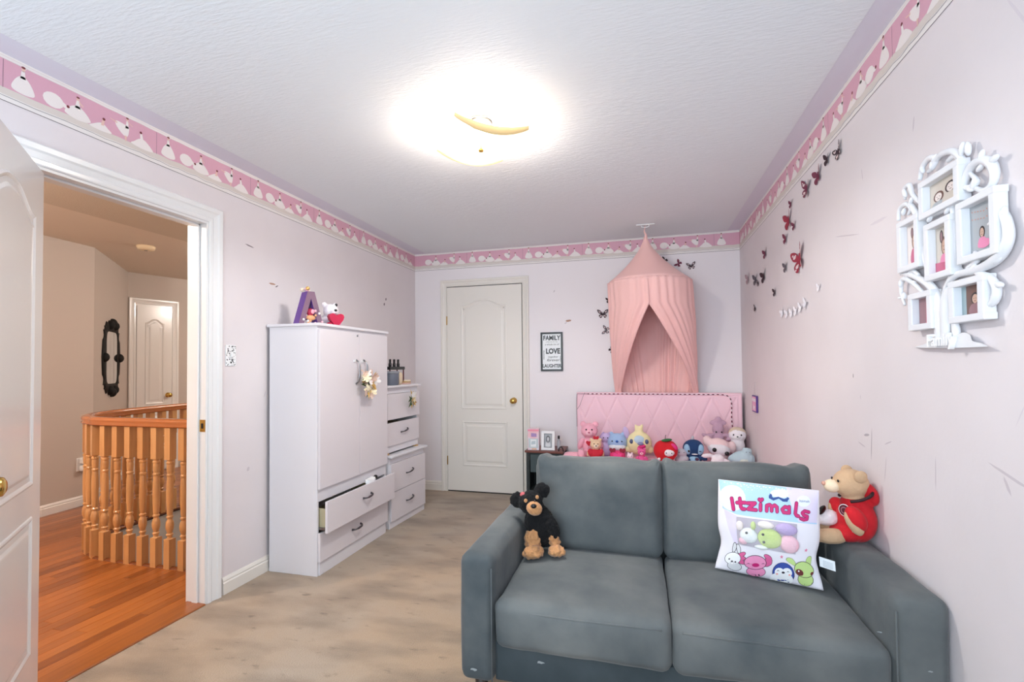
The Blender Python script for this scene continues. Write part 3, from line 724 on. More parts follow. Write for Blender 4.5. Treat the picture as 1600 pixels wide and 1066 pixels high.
# curtain: one cloth from the left front edge round the back to the right front edge
NS, NT = 360, 46; vs, fs = [], []
for j in range(NT + 1):
    t = j / NT; z = RZ - (RZ - .93) * t
    tt = max(0, (t - .20) / .80)
    aL = math.radians(-90 - (2 + 66 * tt ** .95)); aR = math.radians(-90 + (-4 + 76 * tt ** .95) + 360)   # edges of the two flaps
    for i in range(NS + 1):
        s = i / NS; a = aL + (aR - 2 * PI - aL if False else 0)
        # go clockwise from aL round the back to aR
        a = aL - s * (2 * PI - (aR - 2 * PI - aL))
        nple = 30
        ph = s * nple * 2 * PI + .9 * math.sin(s * 21) + .5 * math.sin(7 * t + s * 40)
        amp = (.0055 + .011 * t ** .7) * (.55 + .45 * math.sin(s * 33 + 1.3))
        rr = RC + .002 + amp * math.sin(ph) + .004 * t * math.sin(s * 60 + 4 * t)
        # swag: front flap edges are drawn outwards as they fall
        sx = 1 + .03 * t
        x = cx_ + rr * math.cos(a) * sx - .0 * t + .055 * t
        ytop = cy_ + rr * math.sin(a)
        front = max(0, -math.sin(a))
        yb_ = 4.537 + .022 * math.sin(a) + amp * .7 * math.sin(ph)
        k = t ** 1.5
        y = ytop * (1 - k) + yb_ * k
        if math.sin(a) > 0: y = min(y, YB - .012 + amp * .3 * math.sin(ph))
        vs.append(rel((x, y, z), co_))
for j in range(NT):
    for i in range(NS): a = j * (NS + 1) + i; fs.append((a, a + 1, a + NS + 2, a + NS + 1))
ct = objv('curtain', vs, fs, clm2, cn, True); md_ = ct.modifiers.new('s', 'SOLIDIFY'); md_.thickness = .0015

# ---------------------------------------------------------------- wardrobe
wm = M('white laminate', (232, 229, 232), .35); wm_shade = M('white laminate shaded front', (228, 222, 225), .38)  # fronts take a darker copy, with their weaker light painted into the colour
WXF = -1.885
wd = thing('wardrobe', 'tall white two-door wardrobe with its upper drawer pulled out', 'wardrobe', (-2.085, 2.92, 0))
wo = wd.location.copy(); rw = lambda d: (d[0] - wo.x, d[1] - wo.x * 0 - wo.x + wo.x, 0)
def wbx(name, x0, x1, y0, y1, z0, z1, m, parent=wd, bev=.002, o=wo):
    bm = bmesh.new(); box(bm, x0, x1, y0, y1, z0, z1, bev, 2); bmesh.ops.translate(bm, verts=bm.verts, vec=-Vector(o)); return obj(name, bm, m, parent)
Y0, Y1, WH = 2.512, 3.322, 1.535
wbx('side_panel', -2.252, WXF - .018, Y0, Y0 + .016, 0, WH - .018, wm); wbx('side_panel', -2.252, WXF - .018, Y1 - .016, Y1, 0, WH - .018, wm)
wbx('back_panel', -2.252, -2.246, Y0, Y1, .02, WH - .02, wm); wbx('top', -2.262, WXF + .006, Y0 - .010, Y1 + .010, WH - .018, WH, wm, bev=.004)
wbx('shelf', -2.245, WXF - .025, Y0 + .016, Y1 - .016, .495, .511, wm); wbx('plinth', -2.25, WXF - .012, Y0 + .0165, Y1 - .0165, 0, .078, wm); wbx('bottom_board', -2.245, WXF - .02, Y0 + .016, Y1 - .016, .078, .094, wm)
wbx('front_rail', WXF - .03, WXF - .0165, Y0 + .001, Y1 - .001, .445, .52, wm); wbx('front_rail', WXF - .03, WXF - .0165, Y0 + .001, Y1 - .001, 1.488, WH - .018, wm)
ys = 2.945
def bow(name, p, L, axis, m, parent, o=wo, d=.026, r=.0045, dirn=1):
    """arched bow handle; p centre on the face, face normal +x"""
    pts = []
    for k in range(11):
        t = k / 10 - .5; h = .004 + d * (1 - (2 * t) ** 4) ** .8 if abs(t) < .499 else 0
        q = Vector((p[0] + h, p[1] + (t * L if axis == 'y' else .004 * math.sin(t * 6)), p[2] + (t * L if axis == 'z' else .012 * t)))
        pts.append(q - Vector(o))
    return tube(name, pts, [r * 1.5] + [r] * 2 + [r * 1.35] * 5 + [r] * 2 + [r * 1.5], m, parent, 8)
dl = wbx('door', WXF - .016, WXF, Y0 + .004, ys - .002, .522, 1.500, wm_shade); dr = wbx('door', WXF - .016, WXF, ys + .002, Y1 - .003, .522, 1.500, wm_shade)
bow('handle', (WXF, ys - .045, 1.23), .165, 'z', chrome, dl); bow('handle', (WXF, ys + .045, 1.23), .165, 'z', chrome, dr)
lathe('lock', [(.007, 0), (.007, .004), (.001, .004)], chrome, dl, Vector((WXF, ys - .03, 1.478)) - wo, 10, (0, PI / 2, 0))
for z in (1.305,):
    wbx('childproof_pad', WXF, WXF + .006, ys - .078, ys - .052, z - .008, z + .008, white, dl, .002); wbx('childproof_pad', WXF, WXF + .006, ys + .014, ys + .038, z - .012, z + .004, white, dr, .002)
PO = .052
d1_ = wbx('drawer', WXF - .016 + PO, WXF + PO, Y0 + .004, Y1 + .012, .262, .452, wm_shade)
wbx('drawer_side', -2.18, WXF - .016 + PO, Y0 + .03, Y0 + .042, .285, .40, M('drawer side beige', (196, 184, 150), .5), d1_); wbx('drawer_side', -2.18, WXF - .016 + PO, Y1 - .042, Y1 - .03, .285, .40, MATS['drawer side beige'], d1_)
wbx('runner', -2.18, WXF + .03, Y0 + .018, Y0 + .028, .275, .290, chrome, d1_, .0005)
wbx('drawer_bottom', -2.18, WXF - .016 + PO, Y0 + .042, Y1 - .042, .285, .291, MATS['drawer side beige'], d1_)
bow('handle', (WXF + PO, 2.95, .378), .10, 'y', M('pewter', (96, 92, 96), .35, .8), d1_, r=.0052)
d2_ = wbx('drawer', WXF - .016, WXF, Y0 + .004, Y1 - .002, .084, .258, wm_shade); bow('handle', (WXF, 2.90, .178), .10, 'y', MATS['pewter'], d2_, r=.0052)
cl_ = thing('drawer_cloth', 'crumpled white and black cloth peeking out of the open wardrobe drawer', 'cloth', (WXF + .012, 3.06, .452))
obj('cloth', rbox_data(.03, .09, .045, .012, 8, wr=.012, wscale=40), white, cl_, True); obj('dark_trim', rbox_data(.02, .035, .02, .006, 6, wr=.008, wscale=60), black, cl_, True).location = (.006, .045, .018)

# ---------------------------------------------------------------- two stacked bedside drawers
def drawer_unit(name, label, loc, rz, wv_, hv_, dp, hd, lift=0, tilt=0, gap=0):
    t = thing(name, label, 'drawer unit', loc, 0, None, (0, tilt, rz))
    b = lambda n, d, m, p=t, bev=.002: bx(n, d, m, p, bev, 2)
    # local: x = depth (front at 0, back negative), y = width, z = up
    b('side_panel', (-dp, -.018, 0, .015, 0, hv_ - .018), wm); b('side_panel', (-dp, -.018, wv_ - .015, wv_, 0, hv_ - .018), wm); b('back_panel', (-dp, -dp + .006, .015, wv_ - .015, .02, hv_ - .018), wm)
    b('top', (-dp - .005, .016, -.008, wv_ + .012, hv_ - .018, hv_), wm, t, .006); b('plinth', (-.03, -.014, .0, wv_, 0, .052), wm)
    b('front_rail', (-.03, -.016, .015, wv_ - .015, hv_ - .066, hv_ - .018), wm)
    zz = .055; hh = (hv_ - .018 - .045 - .055) / 2; out = []
    for k in range(2):
        z0, z1 = zz + k * hh, zz + (k + 1) * hh - .004 - (gap if k == 0 else 0)
        d = b('drawer', (-.016 if k == 0 or not gap else -.012, .0 if k == 0 or not gap else .006, .006, wv_ - .006, z0, z1 + (0)), wm_shade); out.append((d, (z0 + z1) / 2))
        b('drawer_box', (-dp + .04, -.02, .03, wv_ - .03, z0 + .02, z1 - .03), MATS['drawer side beige'], d)
    for d, z in (out if hd == 2 else out[:1]):
        pts = [Vector((.004 + .022 * (1 - (2 * q) ** 4) if abs(q) < .49 else 0, wv_ * .50 + q * .105, z + .012 + .02 * q)) for q in [k / 10 - .5 for k in range(11)]]
        tube('handle', pts, [.006, .0045, .0045, .006, .0065, .007, .0065, .006, .0045, .0045, .006], MATS['pewter'], d, 8)
    return t, out
low, _ = drawer_unit('drawer_unit', 'lower white two-drawer unit standing on the carpet beside the wardrobe', (-1.888, 3.372, 0), math.radians(-3), .56, .568, .36, 2)
# strips of wood left between the stacked units
sp = thing('wood_spacer', 'pair of raw wood strips wedged between the stacked drawer units', 'wood strip', (-1.93, 3.37, .568), math.radians(-3))
rawm = M('raw pine', (196, 158, 108), .7)
bx('strip', (-.30, 0, .02, .05, 0, .012), rawm, sp); bx('strip', (-.30, 0, .48, .51, 0, .012), rawm, sp)
up_, ud = drawer_unit('drawer_unit', 'upper white drawer unit stacked on the lower one with a flower tied to it', (-1.918, 3.365, .582), math.radians(-2), .53, .532, .34, 1, gap=.022)

# ---------------------------------------------------------------- flowers
def flower_bunch(name, label, loc, seed, scale, cols, n=9, rx=.05, rz_=.055):
    t = thing(name, label, 'flower bunch', loc); r_ = random.Random(seed)
    for i in range(n):
        c = Vector((r_.uniform(.004, .03), r_.uniform(-rx, rx), r_.uniform(-rz_, rz_))) * scale
        m = cols[i % len(cols)]; vs, fs = [], []
        k = 5 if i % 3 else 6; R_ = r_.uniform(.016, .026) * scale; ax = Euler((r_.uniform(-.6, .6), PI / 2 + r_.uniform(-.6, .6), r_.uniform(0, 6))).to_matrix()
        for p in range(k):
            a = 2 * PI * p / k; b0 = len(vs)
            for (rr, w_, h) in ((.0, 0, 0), (.45, -.30, .10), (.85, -.30, .28), (1.05, 0, .34), (.85, .30, .28), (.45, .30, .10)):
                q = Vector((rr * math.cos(a) - w_ * math.sin(a), rr * math.sin(a) + w_ * math.cos(a), h)) * R_; vs.append(c + ax @ q)
            fs.append(tuple(range(b0, b0 + 6)))
        o = objv('blossom', vs, fs, m, t)
        md = o.modifiers.new('s', 'SOLIDIFY'); md.thickness = .001
    gm = M('leaf green', (66, 92, 48), .6); gd = M('dried gold grass', (206, 168, 96), .6)
    for i in range(20):
        a = r_.uniform(0, 2 * PI); L = r_.uniform(.04, .075) * scale; d = Vector((r_.uniform(0, .25), math.cos(a), math.sin(a))); m = gm if (math.cos(a) < .1 and i % 4) else gd
        c = Vector((.006, r_.uniform(-.02, .02), r_.uniform(-.02, .02))) * scale; pv = c + d * L * .5 + Vector((.008, 0, 0)); s = d.cross(Vector((1, 0, 0))).normalized() * .008 * scale
        o = objv('leaf' if m is gm else 'grass_blade', [c, pv + s, c + d * L, pv - s], [(0, 1, 2, 3)], m, t); md = o.modifiers.new('s', 'SOLIDIFY'); md.thickness = .0008
    return t
cw, cp, cy = M('petal white', (246, 240, 236), .7), M('petal blush', (238, 206, 186), .7), M('petal cream', (240, 226, 190), .7)
flower_bunch('flower_bunch', 'blush and gold artificial flowers tied to the wardrobe handles', (WXF + .045, ys + .020, 1.145), 5, 1.45, [cp, cw, cp, cy], 14, .055, .055)
flower_bunch('flower_bunch', 'small white flowers with green leaves on the upper drawer unit', (-1.868, 3.68, .985), 11, 1.1, [cw, cy, cw], 6, .035, .04)

# ---------------------------------------------------------------- ceiling lamp
la = thing('ceiling_lamp', 'square bent-glass ceiling lamp switched on above the carpet', 'lamp', (-.725, 2.165, H - .004))
lathe('ceiling_plate', [(.060, 0), (.060, -.010), (.048, -.022), (.012, -.026), (.010, -.05), (.002, -.05)], chrome, la, n=32)
glass = bpy.data.materials.new('lit frosted glass'); glass.use_nodes = True; gn = glass.node_tree.nodes['Principled BSDF']
gn.inputs['Base Color'].default_value = lin((250, 236, 205)); gn.inputs['Roughness'].default_value = .35; gn.inputs['Emission Color'].default_value = lin((255, 226, 178)); gn.inputs['Emission Strength'].default_value = .5; _l = glass.node_tree.links; _m = glass.node_tree.nodes.new('ShaderNodeMixShader'); _t = glass.node_tree.nodes.new('ShaderNodeBsdfTransparent'); _m.inputs[0].default_value = .5; _o = glass.node_tree.nodes['Material Output']; _l.new(_t.outputs[0], _m.inputs[1]); _l.new(gn.outputs[0], _m.inputs[2]); _l.new(_m.outputs[0], _o.inputs[0])
N = 20
for nm, rz_, zz, S, dpt in (('glass_shade', math.radians(36), -.128, .175, .045),):
    vs, fs = [], []
    for j in range(N + 1):
        for i in range(N + 1):
            u, v = 2 * i / N - 1, 2 * j / N - 1
            p = Vector((u * S, v * S * (1 - .0 * u * u), zz + dpt * (.9 * u * u + .35 * v * v * v * v - .25 * u * u * v * v)))
            p.xy = (p.x * math.cos(rz_) - p.y * math.sin(rz_), p.x * math.sin(rz_) + p.y * math.cos(rz_)); vs.append(p)
    for j in range(N):
        for i in range(N): a = j * (N + 1) + i; fs.append((a, a + 1, a + N + 2, a + N + 1))
    o = objv(nm, vs, fs, glass, la, True); md = o.modifiers.new('s', 'SOLIDIFY'); md.thickness = .006
rimm = bpy.data.materials.new('glass rim'); rimm.use_nodes = True; gn = rimm.node_tree.nodes['Principled BSDF']; gn.inputs['Base Color'].default_value = lin((214, 182, 128)); gn.inputs['Roughness'].default_value = .3; gn.inputs['Emission Color'].default_value = lin((250, 214, 160)); gn.inputs['Emission Strength'].default_value = .12
for sgn in (-1, 1):
    pts, rz_, S = [], math.radians(36), .175; vs, fs = [], []
    for i in range(N + 1):
        u = 2 * i / N - 1; z = -.128 + .045 * (.9 * u * u + .35 - .25 * u * u)
        for hh in (-.012 - .020 * (1 - u * u), .006):
            for dy in (0, .004 * sgn):
                p = Vector((u * S, sgn * S + dy, z + hh)); vs.append((p.x * math.cos(rz_) - p.y * math.sin(rz_), p.x * math.sin(rz_) + p.y * math.cos(rz_), p.z))
    for i in range(N):
        a = i * 4; b = a + 4
        for k, l in ((0, 2), (2, 3), (3, 1), (1, 0)): fs.append((a + k, a + l, b + l, b + k))
    objv('glass_lip', vs, fs, rimm, la, True)
bulbm = M('lit bulb', (255, 226, 180), .4, emit=14)
for a in (-1, 1): ellipsoid('bulb', (a * .055, a * .03, -.062), (.024, .024, .030), bulbm, la)
lathe('finial', [(.011, -.148), (.013, -.141), (.008, -.135), (.006, -.06)][::-1], brass, la, n=12)

# ---------------------------------------------------------------- nightstand and what stands on it
ns = thing('nightstand', 'dark green nightstand with a brown top beside the sofa', 'nightstand', (-.85, 4.40, 0))
dgm = M('nightstand dark green', (34, 42, 42), .5); brm = M('nightstand brown top', (112, 58, 46), .4)
bx('top', (-.178, .172, -.165, .145, .478, .497), brm, ns, .004, 2)
for x in (-.15, .145):
    for y in (-.135, .115): bx('leg', (x - .016, x + .016, y - .016, y + .016, 0, .478), dgm, ns, .003)
bx('apron', (-.15, .145, -.140, -.126, .40, .478), dgm, ns, .002); bx('side_panel', (-.158, -.146, -.13, .11, .10, .478), dgm, ns); bx('side_panel', (.14, .152, -.13, .11, .10, .478), dgm, ns)
bx('back_panel', (-.15, .145, .112, .12, .10, .478), dgm, ns); bx('lower_shelf', (-.15, .145, -.13, .11, .12, .135), dgm, ns); bx('drawer', (-.128, .122, -.150, -.138, .30, .462), M('nightstand drawer grey green', (58, 72, 74), .5), ns, .003)
xs_ = lambda px: -1.009 + (px - 822) * .00587
gb = thing('gift_box', 'pink sticker-covered perfume box on the nightstand', 'box', (-.955, 4.30, .4975), .08)
bx('carton', (-.052, .052, -.035, .035, 0, .192), M('perfume box pink', (238, 190, 196), .4, var=(9, (226, 226, 236), .4, .6)), gb, .002)
prints('label', [([(-.02, .12), (.03, .12), (.03, .15), (-.02, .155)], 0, 0), ([(-.045, .02), (.045, .02), (.045, .105), (-.045, .105)], 1, 0), ([(-.025, .03), (.025, .03), (.028, .095), (-.025, .098)], 2, 1), ([(-.02, .05), (.02, .055), (.02, .085), (-.015, .08)], 3, 2),
   ([(-.05, .17), (.05, .17), (.05, .188), (-.05, .188)], 4, 0), ([(-.015, .004), (.03, .004), (.03, .018), (-.015, .018)], 5, 0)], lambda x, z, h: Vector((x, -.0355 - h * 2, z)),
   [M('label lilac', (170, 140, 190), .5), M('label silver', (196, 206, 208), .3, .4), M('label white', (236, 240, 240), .4), M('label grey', (190, 204, 208), .5), M('label rose', (240, 150, 170), .5), M('label orange', (232, 190, 160), .5)], gb)
pf = thing('photo_frame', 'white photo frame with a grey portrait on the nightstand', 'photo frame', (-.822, 4.285, .4975), -.03)
fm = bmesh.new(); W_, Hh_ = .125, .172
for d in ((-W_ / 2, W_ / 2, 0, .024), (-W_ / 2, W_ / 2, Hh_ - .024, Hh_)): box(fm, d[0], d[1], -.009, .009, d[2], d[3], .002)
for d in ((-W_ / 2, -W_ / 2 + .026), (W_ / 2 - .026, W_ / 2)): box(fm, d[0], d[1], -.009, .009, .02, Hh_ - .02, .002)
fr_ = obj('frame', fm, white, pf); fr_.rotation_euler = (-.10, 0, 0)
ph = prints('photo', [([(-.04, .022), (.04, .022), (.04, .15), (-.04, .15)], 0, 0), ([(-.032, .028), (.032, .028), (.032, .143), (-.032, .143)], 1, 1), (circ(0, .098, .020, .034), 2, 2), (circ(0, .10, .011, .018), 3, 3), (curve2([(-.02, .035), (.02, .035), (.016, .075), (-.014, .078)]), 4, 2)],
   lambda x, z, h: Vector((x, -h * 2, z)), [M('photo dark edge', (88, 92, 96), .4), M('photo grey', (168, 172, 176), .4), M('photo hair grey', (104, 104, 108), .4), M('photo face grey', (200, 200, 202), .4), M('photo cloth grey', (214, 214, 216), .4)], fr_)
bx('stand', (-.02, .02, .009, .013, .01, .13), black, fr_)
bt = thing('small_bottle', 'slim clear bottle with a black cap behind the white photo frame', 'bottle', (-.735, 4.36, .4975))
lathe('body', [(.014, 0), (.016, .002), (.016, .078), (.008, .092), (.008, .098)], M('clear plastic', (226, 230, 234), .1, trans=.6), bt, n=16); lathe('cap', [(.010, .096), (.010, .122), (.002, .124)], black, bt, n=16)
hd_ = tube('headband', [(-.70 + .02 * math.cos(a), 4.26, .505 + .03 * math.sin(a)) for a in [PI * k / 10 for k in range(-2, 12)]], .005, black, None, 8)
tag(hd_, 'black hair band standing at the right edge of the nightstand', 'hair band')
# ---------------------------------------------------------------- FAMILY sign
sg_ = thing('family_sign', 'black framed FAMILY LOVE LAUGHTER lettering print on the back wall', 'wall sign', (-.8285, YB, 1.3965))
sW, sH = .215, .375
fm = bmesh.new()
for d in ((-sW / 2, sW / 2, -sH / 2, -sH / 2 + .017), (-sW / 2, sW / 2, sH / 2 - .017, sH / 2)): box(fm, d[0], d[1], -.018, 0, d[2], d[3], .001)
for d in ((-sW / 2, -sW / 2 + .017), (sW / 2 - .017, sW / 2)): box(fm, d[0], d[1], -.018, 0, -sH / 2 + .015, sH / 2 - .015, .001)
obj('frame', fm, black, sg_); bd = bx('print_sheet', (-sW / 2 + .01, sW / 2 - .01, -.010, -.002, -sH / 2 + .01, sH / 2 - .01), M('print paper', (240, 243, 244), .6), sg_)
def T(s, x, z, size, sx=1, rot=0, bold=0, shear=0):
    def mp(a, b, e):
        a2, b2 = a * sx, b
        if rot: a2, b2 = -b, a * sx
        return Vector((x + a2, -.0104 - e, z + b2))
    text('lettering', s, mp, size, black, bd, .0002, bold, 1, 'CENTER', shear)
T('FAMILY', 0, .112, .062, .82, 0, .002); T('a little bit of crazy', 0, .090, .016, 1); T('a whole lot of', 0, .062, .024, 1, 0, 0, .3); T('LOVE', .012, -.018, .068, .85, 0, .003); T('together', .012, -.058, .026, 1.1, 0, 0, .2); T('forever', .01, -.092, .034, 1.2, 0, .0003, .35); T('LAUGHTER', 0, -.152, .046, .78, 0, .0015)
T('memories', -.072, -.03, .022, 1, 1); T('dreams', .088, -.07, .018, 1, 1)

# ---------------------------------------------------------------- light switch, small hanging sign
sw = thing('light_switch', 'light switch plate covered with black speckled stickers by the doorway', 'light switch', (XL, 2.237, 1.335))
bx('plate', (0, .006, -.036, .036, -.060, .060), white, sw, .002, 2); bx('toggle', (.006, .014, -.006, .006, -.012, .012), white, sw, .002)
rr_ = random.Random(5); sh = []
for i in range(60):
    y, z = rr_.uniform(-.032, .032), rr_.uniform(-.055, .055)
    if abs(y) < .009 and abs(z) < .016: continue
    k = rr_.uniform(.0015, .0042); sh.append((circ(y, z, k, k * rr_.uniform(.5, 1.6), 6, rr_.uniform(0, 180)), 0, 0))
sh.append((circ(-.0, -.04, .006), 0, 0))
prints('sticker_pattern', sh, lambda y, z, h: Vector((.006 + h, y, z)), [black], sw)
hs = thing('hanging_sign', 'small purple and pink lettered sign hanging on the right wall', 'wall sign', (XR, 4.06, .952))
bx('board', (-.016, -.002, -.070, .070, -.064, .064), M('sign purple', (84, 52, 128), .5), hs, .002)
prints('sign_face', [([(-.060, -.055), (.060, -.055), (.060, .055), (-.060, .055)], 0, 0)], lambda y, z, h: Vector((-.016 - h, y, z)), [M('sign pink', (232, 168, 200), .5)], hs)
for k, (s, z) in enumerate((('dream', .018), ('big', -.040))):
    text('lettering', s, lambda a, b, e, z=z: Vector((-.0168 - e, -a, z + b)), .05, white, hs, .0003, .001)
tube('hanging_string', [(-.008, .05, .063), (-.004, 0, .165), (-.008, -.05, .063)], .001, white, hs, 5)
# ---------------------------------------------------------------- soft toys
def plush_m(name, c, b=.5, sc=170): return M(name, c, .95, sheen=.12, bump=(sc, b, 3, .003))
eyem = M('toy eye', (16, 12, 16), .15)
def toy(name, label, loc, rz=0, group=None): return thing(name, label, 'soft toy', loc, math.radians(rz), group)
def eyes(t, x, y, z, r=.006, m=None, dx=0):
    for s in (-1, 1): ellipsoid('eye', (dx + s * x, y, z), (r, r * .6, r), m or eyem, t, None, 10, 6)
def teddy(label, loc, rz, s, m, muz, nose, group=None, head=(0, 0), extra=None, fuzz=.0015, name='teddy_bear', earin=None):
    t = toy(name, label, loc, rz, group); hx, hz = head
    E_ = [((0, 0, .10), (.075, .065, .10)), ((hx, -.012, .245 + hz), (.078, .068, .070)), ((hx * .5, 0, .18), (.05, .045, .04))]
    for q in (-1, 1):
        E_ += [((hx + q * .058, .0, .305 + hz), (.028, .018, .028)), ((q * .088, -.025, .125), (.028, .032, .062), (20, q * -22, 0)), ((q * .062, -.095, .038), (.035, .075, .036), (0, 0, q * 14)), ((q * .080, -.150, .050), (.034, .022, .042))]
    E_ = [(tuple(a * s for a in e[0]), tuple(a * s for a in e[1])) + tuple(e[2:]) for e in E_]
    blob('body', E_, m, t, .0058 * max(s, .6), 5, fuzz, 90)
    ellipsoid('muzzle', (hx * s, -.072 * s, (.228 + hz) * s), (.034 * s, .026 * s, .027 * s), muz, t)
    ellipsoid('nose', (hx * s, -.098 * s, (.238 + hz) * s), (.011 * s, .007 * s, .008 * s), nose, t, None, 10, 6)
    eyes(t, .026 * s, -.076 * s, (.262 + hz) * s, .0075 * s, dx=hx * s); return t
BZ = .464
pinkp = plush_m('pink teddy plush', (246, 178, 194)); pinkl = plush_m('pink light plush', (250, 196, 206)); roseN = M('rose nose', (196, 90, 118), .5)
redv = M('red velvet toy', (196, 32, 52), .8, sheen=.1)
def heart(name, c, s, m, parent, ry=0):
    pts = []
    for i in range(20):
        a = 2 * PI * i / 20; pts.append((.060 * math.sin(a) ** 3 * s, (.050 * math.cos(a) - .019 * math.cos(2 * a) - .008 * math.cos(3 * a)) * s))
    bm = bmesh.new(); vs = [bm.verts.new((c[0] + x, c[1], c[2] + z)) for x, z in pts]; f = bm.faces.new(vs)
    r = bmesh.ops.extrude_face_region(bm, geom=[f]); bmesh.ops.translate(bm, verts=[v for v in r['geom'] if isinstance(v, bmesh.types.BMVert)], vec=(0, -.014 * s * 3, 0))
    return obj(name, bm, m, parent)
t = teddy('large pink teddy bear with two red heart patches at the left of the headboard', (-.435, 4.24, BZ), 4, .93, pinkp, pinkl, roseN, head=(-.01, 0), fuzz=.003)
for c in ((.05, -.09, .175), (-.01, -.10, .135)): heart('heart_patch', c, .42, redv, t)
tan = plush_m('tan plush', (232, 198, 162)); tanl = plush_m('cream plush', (244, 226, 200))
t = teddy('small tan teddy bear in a red shirt in front of the pink teddy', (-.375, 4.04, BZ), 8, .60, tan, tanl, M('brown nose', (90, 50, 40), .5), head=(.005, -.01))
blob('shirt', [((.0, -.004, .062), (.052, .046, .050)), ((.045, -.02, .08), (.022, .024, .03)), ((-.045, -.02, .08), (.022, .024, .03))], redv, t, .006, 3)
lav = plush_m('lavender plush', (206, 184, 222)); lavd = plush_m('lavender ear plush', (186, 164, 208))
t = toy('floppy_eared_toy', 'lavender long-eared soft toy half hidden between the pink teddy and the pale blue toy', (-.300, 4.27, BZ), -5)
blob('body', [((0, 0, .07), (.05, .05, .075)), ((0, -.01, .165), (.048, .042, .045))], lav, t, .007, 5, .002, 90)
for s in (-1, 1): ellipsoid('ear', (s * .045, -.01, .150), (.020, .014, .070), lavd, t, (0, s * -20, 0))
eyes(t, .018, -.05, .17, .005)
pb = plush_m('pale blue plush', (168, 196, 232)); pbl = plush_m('white belly plush', (240, 244, 246)); bd_ = plush_m('blue nose plush', (58, 104, 190))
t = toy('round_toy', 'round pale blue soft toy with a white lower face and a plain blue nose', (-.205, 4.22, BZ + .035), 0)
blob('body', [((0, 0, .10), (.083, .07, .078)), ((0, 0, .01), (.06, .05, .045)), ((-.05, 0, .175), (.018, .012, .018)), ((.05, 0, .175), (.018, .012, .018))], pb, t, .007, 5, .0015)
ellipsoid('face_patch', (0, -.018, .068), (.074, .058, .040), pbl, t); ellipsoid('nose', (0, -.070, .118), (.012, .010, .010), bd_, t); eyes(t, .040, -.063, .118, .006)
mag = M('magenta satin toy', (226, 52, 116), .45, sheen=.3)
t = toy('heart_cushion_toy', 'shiny magenta heart cushion with two dark red bows in front of the pale blue toy', (-.195, 4.03, BZ), 0)
cushion('cushion', (0, 0, .052), (.125, .06, .095), .028, mag, t, 10, (0, .012, .0)); drk = M('dark red bow', (140, 20, 44), .6)
for s in (-1, 1): heart('bow', (s * .040, -.010, .100), .42, drk, t)
heart('heart_print', (0, -.030, .06), .55, M('bright magenta', (238, 70, 140), .4), t)
yel = plush_m('pale yellow plush', (248, 234, 182)); fblue = plush_m('face pale blue', (196, 218, 232)); beak = M('magenta beak', (222, 40, 120), .6)
t = toy('chick_toy', 'large pale yellow round soft toy with a light blue face and magenta beak', (-.025, 4.22, BZ + .02), 0)
blob('body', [((0, 0, .115), (.105, .075, .100)), ((0, 0, .225), (.035, .024, .035)), ((-.02, 0, .245), (.016, .014, .03), (0, -25, 0)), ((.02, 0, .25), (.016, .014, .03), (0, 25, 0)), ((-.09, 0, .06), (.03, .03, .03)), ((.09, 0, .06), (.03, .03, .03))], yel, t, .008, 6, .002)
ellipsoid('face_patch', (0, -.028, .142), (.058, .052, .050), fblue, t)
ellipsoid('beak', (.02, -.080, .095), (.036, .016, .017), beak, t, (0, -18, 0)); ellipsoid('bill_top', (.012, -.082, .122), (.026, .014, .014), M('grey violet', (146, 146, 186), .7), t)
for s in (-1, 1): ellipsoid('eye', (s * .062, -.058, .135), (.016, .012, .020), M('slate eye', (92, 104, 138), .3), t)
ellipsoid('ear_puff', (-.105, .0, .20), (.026, .018, .052), lav, t, (0, -15, 0))
hp_ = plush_m('hot pink plush', (232, 96, 156))
t = teddy('small hot pink teddy bear in front of the yellow chick toy', (-.005, 4.03, BZ - .012), 0, .42, hp_, pinkl, roseN)
t = toy('tiny_cat_toy', 'tiny white and pink soft toy leaning at the left of the hot pink teddy', (-.095, 4.00, BZ), 0)
blob('body', [((0, 0, .025), (.022, .02, .03)), ((0, -.002, .062), (.026, .022, .022)), ((-.016, 0, .085), (.008, .006, .01)), ((.016, 0, .085), (.008, .006, .01))], plush_m('white pink plush', (248, 222, 230)), t, .004, 3); eyes(t, .010, -.022, .065, .003)
apr = plush_m('apple red plush', (206, 30, 40), .3); leafm = M('felt leaf green', (48, 104, 56), .8); pkp = M('toy pink pad', (238, 120, 160), .7)
t = toy('apple_toy', 'red apple-shaped soft toy with a green leaf and a plain white face oval', (.180, 4.02, BZ), 0)
blob('body', [((-.022, 0, .115), (.072, .06, .080)), ((.028, 0, .115), (.066, .06, .078)), ((0, 0, .045), (.055, .045, .05)), ((-.035, -.04, .02), (.022, .03, .022)), ((.035, -.04, .02), (.022, .03, .022))], apr, t, .007, 5)
ellipsoid('face_patch', (.022, -.038, .105), (.046, .030, .033), white, t); eyes(t, .020, -.066, .104, .0042, dx=.022)
ellipsoid('leaf', (.008, -.02, .198), (.042, .022, .012), leafm, t, (0, -8, 0)); tube('stem', smoothpath([(0, -.01, .185), (-.002, -.01, .215), (.003, -.01, .238)], 4), .0025, M('stem brown', (90, 60, 50), .7), t)
ellipsoid('ribbon', (.062, -.034, .150), (.034, .014, .020), M('magenta ribbon', (214, 40, 120), .6), t, (0, 40, 0)); ellipsoid('foot_pad', (.006, -.068, .022), (.022, .012, .020), pkp, t); ellipsoid('hand', (-.052, -.05, .052), (.012, .012, .012), white, t)
gp_ = plush_m('grey plush', (190, 186, 194))
t = toy('folded_grey_toy', 'folded pale grey soft toy squeezed between the apple toy and the navy toy', (.300, 4.06, BZ), 0)
